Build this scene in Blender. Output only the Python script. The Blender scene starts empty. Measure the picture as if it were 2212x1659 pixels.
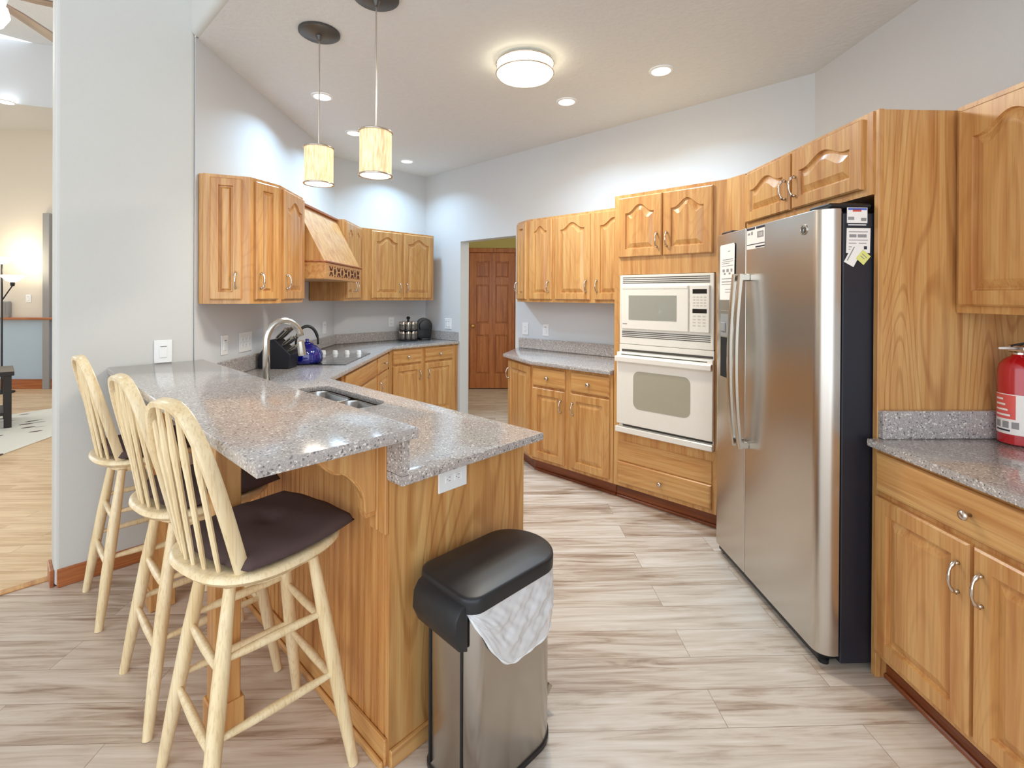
import bpy, bmesh, math, random
from mathutils import Vector, Matrix
random.seed(7)
sc = bpy.context.scene
COL = sc.collection
PI = math.pi
R2 = math.sqrt(2.0)

# ------------------------------------------------------------------ camera
cam_d = bpy.data.cameras.new('camera')
cam = bpy.data.objects.new('camera', cam_d)
COL.objects.link(cam)
cam_d.sensor_fit = 'HORIZONTAL'
cam_d.sensor_width = 36.0
cam_d.lens = 36.0 * 1048.07 / 2212.0
cam_d.shift_y = -(829.5 - 642.157) / 2212.0
cam_d.clip_start = 0.02
AL = 0.81862
cam.matrix_world = (Matrix.Translation((0, 0, 1.4478)) @ Matrix.Rotation(-AL, 4, 'Z')
                    @ Matrix.Rotation(PI / 2 - 0.00295, 4, 'X') @ Matrix.Rotation(0.00505, 4, 'Z'))
sc.camera = cam

# ------------------------------------------------------------------ world, exposure
sc.view_settings.view_transform = 'Standard'
sc.view_settings.look = 'None'
sc.view_settings.gamma = 1.0
sc.view_settings.use_curve_mapping = False
sc.view_settings.exposure = 0.38
w = bpy.data.worlds.new('daylight')
sc.world = w
w.use_nodes = True
bg = w.node_tree.nodes['Background']
bg.inputs[0].default_value = (0.86, 0.93, 1.0, 1)
bg.inputs[1].default_value = 2.0
sc.cycles.use_denoising = True
sc.cycles.max_bounces = 10
sc.cycles.diffuse_bounces = 6
sc.cycles.sample_clamp_indirect = 6.0
sc.cycles.caustics_reflective = False
sc.cycles.caustics_refractive = False

# lamp strengths used by the lamp builders
RECESS_W = 8.5
PEND_W = 2.0
FLUSH_W = 21.0
COOL = (0.50, 0.76, 1.0)
WARM = (1.0, 0.91, 0.76)


# ------------------------------------------------------------------ materials
def lin(c):
    out = []
    for v in c:
        v = v / 255.0
        out.append(v / 12.92 if v <= 0.04045 else ((v + 0.055) / 1.055) ** 2.4)
    return tuple(out) + (1.0,)


class NT:
    def __init__(s, name):
        s.m = bpy.data.materials.new(name)
        s.m.use_nodes = True
        s.t = s.m.node_tree
        s.b = s.t.nodes['Principled BSDF']

    def n(s, typ, **kw):
        nd = s.t.nodes.new(typ)
        for k, v in kw.items():
            if k.startswith('i_'):
                key = k[2:]
                key = int(key) if key.isdigit() else key.replace('_', ' ')
                nd.inputs[key].default_value = v
            else:
                setattr(nd, k, v)
        return nd

    def l(s, a, ao, b, bi):
        s.t.links.new(a.outputs[ao], b.inputs[bi])

    def ramp(s, stops):
        r = s.n('ShaderNodeValToRGB')
        e = r.color_ramp.elements
        while len(e) < len(stops):
            e.new(0.5)
        for i, (p, c) in enumerate(stops):
            e[i].position = p
            e[i].color = c
        return r

    def coords(s, scale=(1, 1, 1), rot=(0, 0, 0), rnd=True):
        tc = s.n('ShaderNodeTexCoord')
        mp = s.n('ShaderNodeMapping')
        mp.inputs['Scale'].default_value = scale
        mp.inputs['Rotation'].default_value = rot
        if rnd:
            oi = s.n('ShaderNodeObjectInfo')
            mu = s.n('ShaderNodeMath', operation='MULTIPLY')
            mu.inputs[1].default_value = 37.0
            s.l(oi, 'Random', mu, 0)
            ad = s.n('ShaderNodeVectorMath', operation='ADD')
            s.l(tc, 'Object', ad, 0)
            s.l(mu, 0, ad, 1)
            s.l(ad, 0, mp, 'Vector')
        else:
            s.l(tc, 'Object', mp, 'Vector')
        return mp


def plain(name, col, rough=0.5, metal=0.0, spec=0.5, emit=None, estr=0.0, bump=0.0, bscale=80.0, coat=0.0, alpha=1.0, trans=0.0):
    t = NT(name)
    b = t.b
    c = lin(col)
    b.inputs['Base Color'].default_value = c
    b.inputs['Roughness'].default_value = rough
    b.inputs['Metallic'].default_value = metal
    b.inputs['Specular IOR Level'].default_value = spec
    b.inputs['Coat Weight'].default_value = coat
    b.inputs['Alpha'].default_value = alpha
    b.inputs['Transmission Weight'].default_value = trans
    if emit:
        b.inputs['Emission Color'].default_value = (emit[0], emit[1], emit[2], 1)
        b.inputs['Emission Strength'].default_value = estr
    mp = t.coords()
    nz = t.n('ShaderNodeTexNoise', i_Scale=bscale, i_Detail=3.0)
    t.l(mp, 0, nz, 'Vector')
    # faint tonal variation keeps every surface procedural
    mx = t.n('ShaderNodeMixRGB', blend_type='MULTIPLY')
    mx.inputs[0].default_value = 0.06
    mx.inputs[1].default_value = c
    t.l(nz, 'Fac', mx, 2)
    t.l(mx, 0, b, 'Base Color')
    if bump:
        bp = t.n('ShaderNodeBump', i_Strength=bump, i_Distance=0.004)
        t.l(nz, 'Fac', bp, 'Height')
        t.l(bp, 0, b, 'Normal')
    return t.m


def oak(name, light, mid, dark, axis='Z', rough=0.38, ring=0.22):
    t = NT(name)
    k = 0.05
    sc1 = {'Z': (1, 1, k), 'X': (k, 1, 1), 'Y': (1, k, 1)}[axis]
    mp = t.coords(sc1)
    n1 = t.n('ShaderNodeTexNoise', i_Scale=26.0, i_Detail=4.0, i_Roughness=0.55, i_Distortion=0.4)
    t.l(mp, 0, n1, 'Vector')
    r1 = t.ramp([(0.30, lin(dark)), (0.50, lin(mid)), (0.70, lin(light))])
    t.l(n1, 'Fac', r1, 0)
    # cathedral rings
    k2 = 0.16
    mp2 = t.coords({'Z': (1, 1, k2), 'X': (k2, 1, 1), 'Y': (1, k2, 1)}[axis])
    n2 = t.n('ShaderNodeTexNoise', i_Scale=3.4, i_Detail=1.0, i_Distortion=0.3)
    t.l(mp2, 0, n2, 'Vector')
    mu = t.n('ShaderNodeMath', operation='MULTIPLY')
    mu.inputs[1].default_value = 150.0
    t.l(n2, 'Fac', mu, 0)
    sn = t.n('ShaderNodeMath', operation='SINE')
    t.l(mu, 0, sn, 0)
    r2 = t.ramp([(0.0, (1, 1, 1, 1)), (0.55, (1, 1, 1, 1)), (1.0, (0.66, 0.54, 0.44, 1))])
    t.l(sn, 0, r2, 0)
    mx = t.n('ShaderNodeMixRGB', blend_type='MULTIPLY')
    mx.inputs[0].default_value = ring
    t.l(r1, 0, mx, 1)
    t.l(r2, 0, mx, 2)
    # open pores
    k3 = 0.02
    mp3 = t.coords({'Z': (1, 1, k3), 'X': (k3, 1, 1), 'Y': (1, k3, 1)}[axis])
    n3 = t.n('ShaderNodeTexNoise', i_Scale=190.0, i_Detail=2.0)
    t.l(mp3, 0, n3, 'Vector')
    r3 = t.ramp([(0.32, (0.66, 0.52, 0.40, 1)), (0.48, (1, 1, 1, 1))])
    t.l(n3, 'Fac', r3, 0)
    m2 = t.n('ShaderNodeMixRGB', blend_type='MULTIPLY')
    m2.inputs[0].default_value = 0.38
    t.l(mx, 0, m2, 1)
    t.l(r3, 0, m2, 2)
    t.l(m2, 0, t.b, 'Base Color')
    t.b.inputs['Roughness'].default_value = rough
    t.b.inputs['Coat Weight'].default_value = 0.25
    t.b.inputs['Coat Roughness'].default_value = 0.25
    return t.m


OL, OM, OD = (212, 168, 108), (201, 150, 90), (180, 121, 66)
M = {}
M['oak'] = oak('honey_oak', OL, OM, OD)
M['oak_h'] = oak('honey_oak_horizontal', OL, OM, OD, 'X')
M['oak_panel'] = oak('honey_oak_panel', OL, OM, OD, 'Z', ring=0.6)
M['oak_y'] = oak('honey_oak_trim', OL, OM, (170, 110, 58), 'Y')
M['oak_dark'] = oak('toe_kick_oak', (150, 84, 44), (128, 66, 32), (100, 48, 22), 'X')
M['oak_red'] = oak('reddish_oak', (186, 120, 68), (168, 98, 52), (140, 74, 36), 'X')
M['door_oak'] = oak('warm_door_oak', (206, 136, 76), (190, 116, 60), (160, 90, 44))
M['maple'] = oak('pale_maple', (240, 222, 184), (234, 213, 171), (222, 196, 150), 'Z', rough=0.3, ring=0.12)
M['wall'] = plain('wall_paint', (214, 217, 220), 0.75, bump=0.08, bscale=140)
M['wall_beige'] = plain('wall_paint_greige', (206, 206, 202), 0.75, bump=0.08, bscale=140)
M['wall_cream'] = plain('wall_paint_cream', (222, 214, 200), 0.75, bump=0.05)
M['wall_blue'] = plain('wall_paint_pale_blue', (176, 196, 212), 0.75)
M['wall_yellow'] = plain('wall_paint_mustard', (196, 182, 112), 0.75)
M['ceil'] = plain('textured_ceiling_paint', (226, 230, 234), 0.85, bump=1.0, bscale=34)
M['white'] = plain('white_plastic', (240, 242, 242), 0.35)
M['appl'] = plain('biscuit_enamel', (240, 235, 225), 0.22, coat=0.5)
M['appl_glass'] = plain('grey_oven_glass', (172, 168, 150), 0.12, coat=0.6)
M['appl_glass2'] = plain('microwave_window', (158, 158, 148), 0.06, coat=1.0)
M['vent_dark'] = plain('vent_shadow', (70, 68, 62), 0.6)
M['display'] = plain('black_display', (22, 18, 16), 0.12)
M['key'] = plain('key_print', (206, 198, 184), 0.4)
M['black'] = plain('black_plastic', (26, 27, 30), 0.35)
M['lid'] = plain('lid_plastic', (30, 32, 36), 0.42)
M['fridge_side'] = plain('midnight_side', (30, 32, 42), 0.42, bump=0.05, bscale=300)
M['gasket'] = plain('dark_gasket', (14, 14, 18), 0.6)
M['nickel'] = plain('satin_nickel', (214, 204, 194), 0.22, metal=1.0)
M['chrome'] = plain('brushed_steel_faucet', (206, 202, 194), 0.24, metal=1.0)
M['brass'] = plain('brass', (226, 186, 110), 0.25, metal=1.0)
M['bronze'] = plain('pewter_canopy', (96, 94, 92), 0.4, metal=0.8)
M['maroon'] = plain('suede_brown', (88, 72, 70), 0.9, spec=0.15, bump=0.25, bscale=500)
M['blue_enamel'] = plain('cobalt_enamel', (6, 18, 120), 0.08, coat=1.0)
M['navyblock'] = plain('knife_block_black', (16, 18, 28), 0.4)
M['knife'] = plain('knife_handle_steel', (176, 172, 160), 0.3, metal=1.0)
M['cookglass'] = plain('ceramic_cooktop', (48, 56, 62), 0.06, coat=1.0)
M['burner'] = plain('burner_print', (84, 92, 98), 0.1, coat=1.0)
M['jar'] = plain('spice_glass', (96, 88, 80), 0.12, coat=1.0)
M['red'] = plain('extinguisher_red', (186, 14, 26), 0.2, coat=0.7)
M['redlabel'] = plain('label_salmon', (226, 96, 88), 0.35)
M['paper'] = plain('paper', (244, 238, 232), 0.7)
M['paper_yellow'] = plain('yellow_note', (226, 224, 130), 0.7)
M['ink'] = plain('ink_grey', (150, 146, 146), 0.7)
M['inkdark'] = plain('ink_dark', (40, 42, 56), 0.6)
M['inkblue'] = plain('ink_blue', (86, 108, 190), 0.5)
M['inkred'] = plain('ink_red', (212, 84, 62), 0.5)
M['bag'] = plain('bag_film', (244, 246, 250), 0.2, alpha=0.68, spec=0.8)
M['bag_hem'] = plain('bag_hem', (244, 246, 248), 0.3, alpha=0.88)
M['darkwood'] = plain('espresso_wood', (30, 22, 20), 0.35)
M['greybox'] = plain('grey_plastic', (150, 150, 150), 0.5)
M['fanwood'] = oak('fan_blade_wood', (112, 88, 68), (94, 72, 56), (74, 54, 42), 'X')
M['glow_white'] = plain('lit_lens', (255, 255, 255), 0.4, emit=(0.93, 0.97, 1.0), estr=6.0)
M['glow_warm'] = plain('lit_diffuser', (255, 250, 235), 0.4, emit=(1.0, 0.85, 0.56), estr=5.0)
M['glow_end'] = plain('lit_shade_bottom', (255, 252, 245), 0.4, emit=(1.0, 0.97, 0.9), estr=3.0)
M['glow_lamp'] = plain('lit_lamp_glass', (255, 246, 225), 0.4, emit=(1.0, 0.93, 0.8), estr=3.0)


def mat_shade():
    t = NT('lit_linen_shade')
    mp = t.coords((1, 1, 0.12))
    nz = t.n('ShaderNodeTexNoise', i_Scale=120.0, i_Detail=3.0)
    t.l(mp, 0, nz, 'Vector')
    r = t.ramp([(0.30, lin((214, 184, 134))), (0.66, lin((248, 230, 188)))])
    t.l(nz, 'Fac', r, 0)
    t.l(r, 0, t.b, 'Base Color')
    t.l(r, 0, t.b, 'Emission Color')
    t.b.inputs['Emission Strength'].default_value = 0.38
    t.b.inputs['Roughness'].default_value = 0.8
    return t.m


def mat_steel(name, col, rough, axis='X'):
    t = NT(name)
    k = {'X': (0.4, 1, 1), 'Z': (1, 1, 0.2)}[axis]
    mp = t.coords(k)
    nz = t.n('ShaderNodeTexNoise', i_Scale=5.0, i_Detail=2.0)
    t.l(mp, 0, nz, 'Vector')
    c = lin(col)
    r = t.ramp([(0.2, tuple(v * 0.985 for v in c[:3]) + (1,)), (0.8, c)])
    t.l(nz, 'Fac', r, 0)
    t.l(r, 0, t.b, 'Base Color')
    t.b.inputs['Roughness'].default_value = rough
    t.b.inputs['Metallic'].default_value = 1.0
    return t.m


def mat_granite():
    t = NT('speckled_granite')
    mp = t.coords(rnd=False)
    n1 = t.n('ShaderNodeTexNoise', i_Scale=230.0, i_Detail=5.0, i_Roughness=0.7)
    t.l(mp, 0, n1, 'Vector')
    r1 = t.ramp([(0.30, lin((136, 130, 128))), (0.48, lin((170, 163, 160))), (0.6, lin((188, 182, 178))), (0.74, lin((212, 208, 204)))])
    t.l(n1, 'Fac', r1, 0)
    v = t.n('ShaderNodeTexVoronoi', i_Scale=210.0)
    t.l(mp, 0, v, 'Vector')
    rv = t.ramp([(0.0, (1, 1, 1, 1)), (0.93, (1, 1, 1, 1)), (0.97, lin((236, 232, 226)))])
    sep = t.n('ShaderNodeSeparateColor')
    t.l(v, 'Color', sep, 0)
    rv = t.ramp([(0.0, (0, 0, 0, 1)), (0.90, (0, 0, 0, 1)), (0.93, (1, 1, 1, 1))])
    t.l(sep, 0, rv, 0)
    mx = t.n('ShaderNodeMixRGB')
    t.l(rv, 0, mx, 0)
    t.l(r1, 0, mx, 1)
    mx.inputs[2].default_value = lin((222, 218, 212))
    rd = t.ramp([(0.0, (0, 0, 0, 1)), (0.91, (0, 0, 0, 1)), (0.95, (0.8, 0.8, 0.8, 1))])
    t.l(sep, 1, rd, 0)
    m2 = t.n('ShaderNodeMixRGB')
    t.l(rd, 0, m2, 0)
    t.l(mx, 0, m2, 1)
    m2.inputs[2].default_value = lin((92, 90, 92))
    t.l(m2, 0, t.b, 'Base Color')
    t.b.inputs['Roughness'].default_value = 0.14
    t.b.inputs['Coat Weight'].default_value = 0.4
    t.b.inputs['Coat Roughness'].default_value = 0.08
    return t.m


def mat_planks(name, stops, rot, pw=0.16, pl=1.25, streak=1.0, gap=(0.55, 0.5, 0.46)):
    t = NT(name)
    mp = t.coords(rot=(0, 0, rot), rnd=False)
    br = t.n('ShaderNodeTexBrick', offset=0.37, offset_frequency=2)
    br.inputs['Color1'].default_value = (0, 0, 0, 1)
    br.inputs['Color2'].default_value = (1, 1, 1, 1)
    br.inputs['Mortar'].default_value = (0.5, 0.5, 0.5, 1)
    br.inputs['Scale'].default_value = 1.0
    br.inputs['Mortar Size'].default_value = 0.0012
    br.inputs['Brick Width'].default_value = pl
    br.inputs['Row Height'].default_value = pw
    t.l(mp, 0, br, 'Vector')
    # plank offset so that the grain differs from board to board
    mu = t.n('ShaderNodeVectorMath', operation='SCALE')
    mu.inputs['Scale'].default_value = 13.0
    t.l(br, 'Color', mu, 0)
    ad = t.n('ShaderNodeVectorMath', operation='ADD')
    t.l(mp, 0, ad, 0)
    t.l(mu, 0, ad, 1)
    m2 = t.n('ShaderNodeMapping')
    m2.inputs['Scale'].default_value = (0.9, 9.0, 1)
    t.l(ad, 0, m2, 'Vector')
    n1 = t.n('ShaderNodeTexNoise', i_Scale=2.2, i_Detail=6.0, i_Roughness=0.6, i_Distortion=0.9)
    t.l(m2, 0, n1, 'Vector')
    m3 = t.n('ShaderNodeMapping')
    m3.inputs['Scale'].default_value = (2.0, 60.0, 1)
    t.l(ad, 0, m3, 'Vector')
    n2 = t.n('ShaderNodeTexNoise', i_Scale=2.0, i_Detail=3.0)
    t.l(m3, 0, n2, 'Vector')
    mx = t.n('ShaderNodeMixRGB')
    mx.inputs[0].default_value = 0.22
    t.l(n1, 'Fac', mx, 1)
    t.l(n2, 'Fac', mx, 2)
    sep = t.n('ShaderNodeSeparateColor')
    t.l(br, 'Color', sep, 0)
    m5 = t.n('ShaderNodeMath', operation='MULTIPLY_ADD')
    m5.inputs[1].default_value = 0.13 * streak
    m5.inputs[2].default_value = -0.065 * streak
    t.l(sep, 0, m5, 0)
    m6 = t.n('ShaderNodeMath', operation='ADD')
    t.l(mx, 0, m6, 0)
    t.l(m5, 0, m6, 1)
    r = t.ramp(stops)
    t.l(m6, 0, r, 0)
    # sparse knots
    m7 = t.n('ShaderNodeMapping')
    m7.inputs['Scale'].default_value = (1.0, 3.2, 1)
    t.l(ad, 0, m7, 'Vector')
    vo = t.n('ShaderNodeTexVoronoi', i_Scale=2.3)
    t.l(m7, 0, vo, 'Vector')
    rk = t.ramp([(0.0, (0.45, 0.36, 0.30, 1)), (0.05, (0.7, 0.62, 0.56, 1)), (0.12, (1, 1, 1, 1))])
    t.l(vo, 'Distance', rk, 0)
    mk = t.n('ShaderNodeMixRGB', blend_type='MULTIPLY')
    mk.inputs[0].default_value = 0.55
    t.l(r, 0, mk, 1)
    t.l(rk, 0, mk, 2)
    mg = t.n('ShaderNodeMixRGB', blend_type='MULTIPLY')
    t.l(br, 'Fac', mg, 0)
    t.l(mk, 0, mg, 1)
    mg.inputs[2].default_value = gap + (1,)
    t.l(mg, 0, t.b, 'Base Color')
    t.b.inputs['Roughness'].default_value = 0.36
    return t.m


def mat_rug():
    t = NT('patterned_rug')
    mp = t.coords(rnd=False)
    m2 = t.n('ShaderNodeMapping')
    m2.inputs['Scale'].default_value = (1.0, 2.2, 1)
    t.l(mp, 0, m2, 'Vector')
    v = t.n('ShaderNodeTexVoronoi', i_Scale=4.0)
    t.l(m2, 0, v, 'Vector')
    sep = t.n('ShaderNodeSeparateColor')
    t.l(v, 'Color', sep, 0)
    r = t.ramp([(0.0, lin((92, 70, 62))), (0.2, lin((92, 70, 62))), (0.22, lin((176, 176, 166))), (0.45, lin((176, 176, 166))), (0.47, lin((226, 222, 208)))])
    r.color_ramp.interpolation = 'CONSTANT'
    t.l(sep, 0, r, 0)
    r2 = t.ramp([(0.3, (0, 0, 0, 1)), (0.34, (1, 1, 1, 1))])
    t.l(v, 'Distance', r2, 0)
    mx = t.n('ShaderNodeMixRGB')
    t.l(r2, 0, mx, 0)
    t.l(r, 0, mx, 1)
    mx.inputs[2].default_value = lin((222, 218, 204))
    t.l(mx, 0, t.b, 'Base Color')
    t.b.inputs['Roughness'].default_value = 0.95
    return t.m


M['shade'] = mat_shade()
M['steel'] = mat_steel('stainless_door', (206, 200, 192), 0.27, 'X')
M['steel_can'] = mat_steel('stainless_can', (186, 182, 176), 0.22, 'Z')
M['sinksteel'] = mat_steel('sink_steel', (178, 178, 176), 0.22, 'X')
M['granite'] = mat_granite()
M['floor'] = mat_planks('greige_vinyl_planks', [(0.30, lin((142, 118, 98))), (0.40, lin((178, 157, 138))), (0.50, lin((203, 187, 170))), (0.66, lin((219, 207, 194)))], PI / 4)
M['floor_lr'] = mat_planks('light_oak_boards', [(0.30, lin((178, 140, 100))), (0.46, lin((208, 174, 132))), (0.62, lin((226, 198, 160)))], PI / 4, pw=0.09, pl=0.9)
M['rug'] = mat_rug()
M['bead'] = oak('oak_beadboard', (218, 168, 104), (202, 146, 84), (180, 120, 64), 'Z')


# ------------------------------------------------------------------ mesh helpers
def new():
    return bmesh.new()


def merge(bm, tmp, mat=None):
    if mat is not None:
        tmp.transform(mat)
    me = bpy.data.meshes.new('tmp')
    tmp.to_mesh(me)
    tmp.free()
    bm.from_mesh(me)
    bpy.data.meshes.remove(me)
    return bm


def box(bm, x0, x1, y0, y1, z0, z1, bev=0.0, seg=1, mat=None):
    t = bmesh.new()
    bmesh.ops.create_cube(t, size=1.0)
    for v in t.verts:
        v.co = Vector(((x0 + x1) / 2 + v.co.x * (x1 - x0), (y0 + y1) / 2 + v.co.y * (y1 - y0), (z0 + z1) / 2 + v.co.z * (z1 - z0)))
    if bev:
        bmesh.ops.bevel(t, geom=list(t.edges), offset=bev, segments=seg, affect='EDGES', profile=0.6)
    return merge(bm, t, mat)


def prism(bm, poly, z0, z1, bev=0.0, seg=2, holes=(), mat=None):
    """extrude a plan polygon between two heights"""
    t = bmesh.new()
    loops = [list(poly)] + [list(h) for h in holes]
    for z in (z0, z1):
        edges = []
        for lp in loops:
            vs = [t.verts.new((p[0], p[1], z)) for p in lp]
            edges += [t.edges.new((vs[i], vs[(i + 1) % len(vs)])) for i in range(len(vs))]
        if holes:
            bmesh.ops.triangle_fill(t, edges=edges, use_beauty=True)
        else:
            t.faces.new(vs)
    t.verts.ensure_lookup_table()
    n = sum(len(l) for l in loops)
    o = 0
    for lp in loops:
        k = len(lp)
        for i in range(k):
            a, b = o + i, o + (i + 1) % k
            t.faces.new((t.verts[a], t.verts[b], t.verts[n + b], t.verts[n + a]))
        o += k
    bmesh.ops.recalc_face_normals(t, faces=list(t.faces))
    if bev:
        es = [e for e in t.edges if e.is_manifold and e.calc_face_angle(0) > 0.5 and abs(e.verts[0].co.z - e.verts[1].co.z) < 1e-6]
        bmesh.ops.bevel(t, geom=es, offset=bev, segments=seg, affect='EDGES', profile=0.6)
    return merge(bm, t, mat)


def lathe(bm, prof, seg=24, mat=None, cap=True):
    t = bmesh.new()
    rings = []
    for r, z in prof:
        rings.append([t.verts.new((r * math.cos(2 * PI * i / seg), r * math.sin(2 * PI * i / seg), z)) for i in range(seg)])
    for a, b in zip(rings, rings[1:]):
        for i in range(seg):
            j = (i + 1) % seg
            t.faces.new((a[i], a[j], b[j], b[i]))
    if cap:
        t.faces.new(rings[0][::-1])
        t.faces.new(rings[-1])
    return merge(bm, t, mat)


def frames(pts, up):
    out = []
    n = len(pts)
    for i, p in enumerate(pts):
        d = (pts[min(i + 1, n - 1)] - pts[max(i - 1, 0)]).normalized()
        s = d.cross(up)
        if s.length < 1e-4:
            s = d.cross(Vector((1, 0.13, 0.07)))
        s.normalize()
        u = s.cross(d).normalized()
        out.append((s, u))
    return out


def tube(bm, pts, rad, seg=8, up=(0, 0, 1), flat=None, mat=None):
    """round (or flat = (w, h) rectangular) section swept along points"""
    pts = [Vector(p) for p in pts]
    if not hasattr(rad, '__len__'):
        rad = [rad] * len(pts)
    t = bmesh.new()
    fr = frames(pts, Vector(up))
    rings = []
    for p, (s, u), r in zip(pts, fr, rad):
        if flat:
            w_, h_ = flat
            e = 0.3
            prof = [(-w_, -h_ * (1 - e)), (-w_ * (1 - e), -h_), (w_ * (1 - e), -h_), (w_, -h_ * (1 - e)),
                    (w_, h_ * (1 - e)), (w_ * (1 - e), h_), (-w_ * (1 - e), h_), (-w_, h_ * (1 - e))]
            rings.append([t.verts.new(p + s * a * r + u * b * r) for a, b in prof])
        else:
            rings.append([t.verts.new(p + s * r * math.cos(2 * PI * i / seg) + u * r * math.sin(2 * PI * i / seg)) for i in range(seg)])
    k = len(rings[0])
    for a, b in zip(rings, rings[1:]):
        for i in range(k):
            j = (i + 1) % k
            t.faces.new((a[i], a[j], b[j], b[i]))
    t.faces.new(rings[0][::-1])
    t.faces.new(rings[-1])
    return merge(bm, t, mat)


def obj(name, bm, mat, parent=None, loc=None, rot=None, smooth=False, mats=None):
    bmesh.ops.recalc_face_normals(bm, faces=list(bm.faces))
    me = bpy.data.meshes.new(name)
    bm.to_mesh(me)
    bm.free()
    me.materials.append(M[mat] if isinstance(mat, str) else mat)
    if smooth:
        for p in me.polygons:
            p.use_smooth = True
        if smooth is not True:
            try:
                me.set_sharp_from_angle(angle=math.radians(smooth))
            except Exception:
                pass
    o = bpy.data.objects.new(name, me)
    COL.objects.link(o)
    if parent is not None:
        o.parent = parent
    if loc is not None:
        o.location = loc
    if rot is not None:
        o.rotation_euler = rot if hasattr(rot, '__len__') else (0, 0, rot)
    return o


def tag(o, label, cat, group=None):
    o['label'] = label
    o['category'] = cat
    if group:
        o['group'] = group
    return o


def thing(name, label, cat, loc=(0, 0, 0), rz=0.0, group=None, rot=None):
    o = bpy.data.objects.new(name, None)
    o.empty_display_size = 0.05
    COL.objects.link(o)
    o.location = loc
    o.rotation_euler = rot if rot else (0, 0, rz)
    return tag(o, label, cat, group)


def struct(name, bm, mat, smooth=False):
    o = obj(name, bm, mat, smooth=smooth)
    o['kind'] = 'structure'
    return o


def kids(o):
    return [c for c in bpy.data.objects if c.parent == o]


def copy_tree(o, parent=None):
    ch = kids(o)
    c = o.copy()
    COL.objects.link(c)
    c.parent = parent
    for k in ch:
        copy_tree(k, c)
    return c


def rrect(x0, x1, y0, y1, r, n=5):
    out = []
    for cx, cy, a0 in ((x1 - r, y1 - r, 0), (x0 + r, y1 - r, PI / 2), (x0 + r, y0 + r, PI), (x1 - r, y0 + r, 1.5 * PI)):
        for i in range(n + 1):
            a = a0 + PI / 2 * i / n
            out.append((cx + r * math.cos(a), cy + r * math.sin(a)))
    return out


def ST(s, c):
    """plan point from the two diagonal coordinates of the 45 degree walls: s = (x+y)/sqrt2, c = x-y"""
    return ((s * R2 + c) / 2, (s * R2 - c) / 2)


# ------------------------------------------------------------------ cabinet parts
def door_bm(w_, h_, arch=True, t=0.02, fw=0.055):
    bm = new()
    fw = min(fw, w_ * 0.27)
    Mn = 22
    rise = min(0.055, h_ * 0.16, (w_ - 2 * fw) * 0.30) if arch else 0.0

    def loop(d, y, rr):
        vs = [(d, d), (w_ - d, d)]
        for k in range(Mn + 1):
            x = (w_ - d) + (2 * d - w_) * k / Mn
            u = (2 * x - w_) / (w_ - 2 * d)
            f = 0.5 + 0.5 * math.cos(PI * min(abs(u) / 0.86, 1.0))
            vs.append((x, h_ - d - rr * (1 - f)))
        return [bm.verts.new((x, y, z)) for x, z in vs]
    L = [loop(0, 0, 0), loop(0, -(t - 0.006), 0), loop(0.006, -t, 0), loop(fw, -t, rise), loop(fw + 0.004, -t + 0.012, rise),
         loop(fw + 0.010, -t + 0.013, rise), loop(fw + min(0.04, w_ * 0.13), -t + 0.001, rise)]
    for a, b in zip(L, L[1:]):
        n = len(a)
        for i in range(n):
            j = (i + 1) % n
            bm.faces.new((a[i], a[j], b[j], b[i]))
    bm.faces.new(L[0][::-1])
    bm.faces.new(L[-1])
    return bm


def slab_bm(w_, h_, t=0.02):
    bm = new()

    def loop(d, y):
        return [bm.verts.new(p) for p in ((d, y, d), (w_ - d, y, d), (w_ - d, y, h_ - d), (d, y, h_ - d))]
    L = [loop(0, 0), loop(0, -(t - 0.009)), loop(0.005, -(t - 0.003)), loop(0.013, -t)]
    for a, b in zip(L, L[1:]):
        for i in range(4):
            j = (i + 1) % 4
            bm.faces.new((a[i], a[j], b[j], b[i]))
    bm.faces.new(L[0][::-1])
    bm.faces.new(L[-1])
    return bm


def pull_bm(s=1.0):
    bm = new()
    pts, rad = [], []
    for i in range(21):
        u = -1 + 2 * i / 20
        z = 0.052 * s * u
        a = abs(u)
        y = -0.026 * (1 - a ** 2.6) - 0.006
        r = 0.0042 + (0.0022 if 0.86 > a > 0.66 else 0) + (0.0012 if a < 0.25 else 0)
        if a > 0.93:
            r = 0.0028
        pts.append((0, y, z))
        rad.append(r)
    tube(bm, pts, rad, 8, up=(1, 0, 0))
    for q in (-1, 1):
        tube(bm, [(0, 0.001, 0.044 * s * q), (0, -0.012, 0.044 * s * q)], [0.0062, 0.0048], 8)
    return bm


def knob_bm():
    bm = new()
    lathe(bm, [(0.006, -0.001), (0.0055, 0.012), (0.012, 0.018), (0.0155, 0.023), (0.0135, 0.029), (0.006, 0.032), (0.0005, 0.0325)], 16,
          Matrix.Rotation(PI / 2, 4, 'X'))
    return bm


def add_door(root, x0, x1, z0, z1, arch=True, hand=None, loc=None, rz=None, mat='oak'):
    """door as a child of its cabinet; hand = 'LB','RB','LT','RT': side and end where the pull sits"""
    d = obj('door', door_bm(x1 - x0, z1 - z0, arch), mat, root)
    d.location = (x0, 0, z0) if loc is None else loc
    if rz is not None:
        d.rotation_euler = (0, 0, rz)
    if hand:
        hx = 0.03 if hand[0] == 'L' else (x1 - x0) - 0.03
        hz = 0.115 if hand[1] == 'B' else (z1 - z0) - 0.115
        if z1 - z0 < 0.5 and hand[1] == 'B':
            hz = 0.105
        obj('handle', pull_bm(), 'nickel', d, (hx, -0.02, hz), smooth=True)['label'] = 'polished nickel bow pull'
    return d


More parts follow.
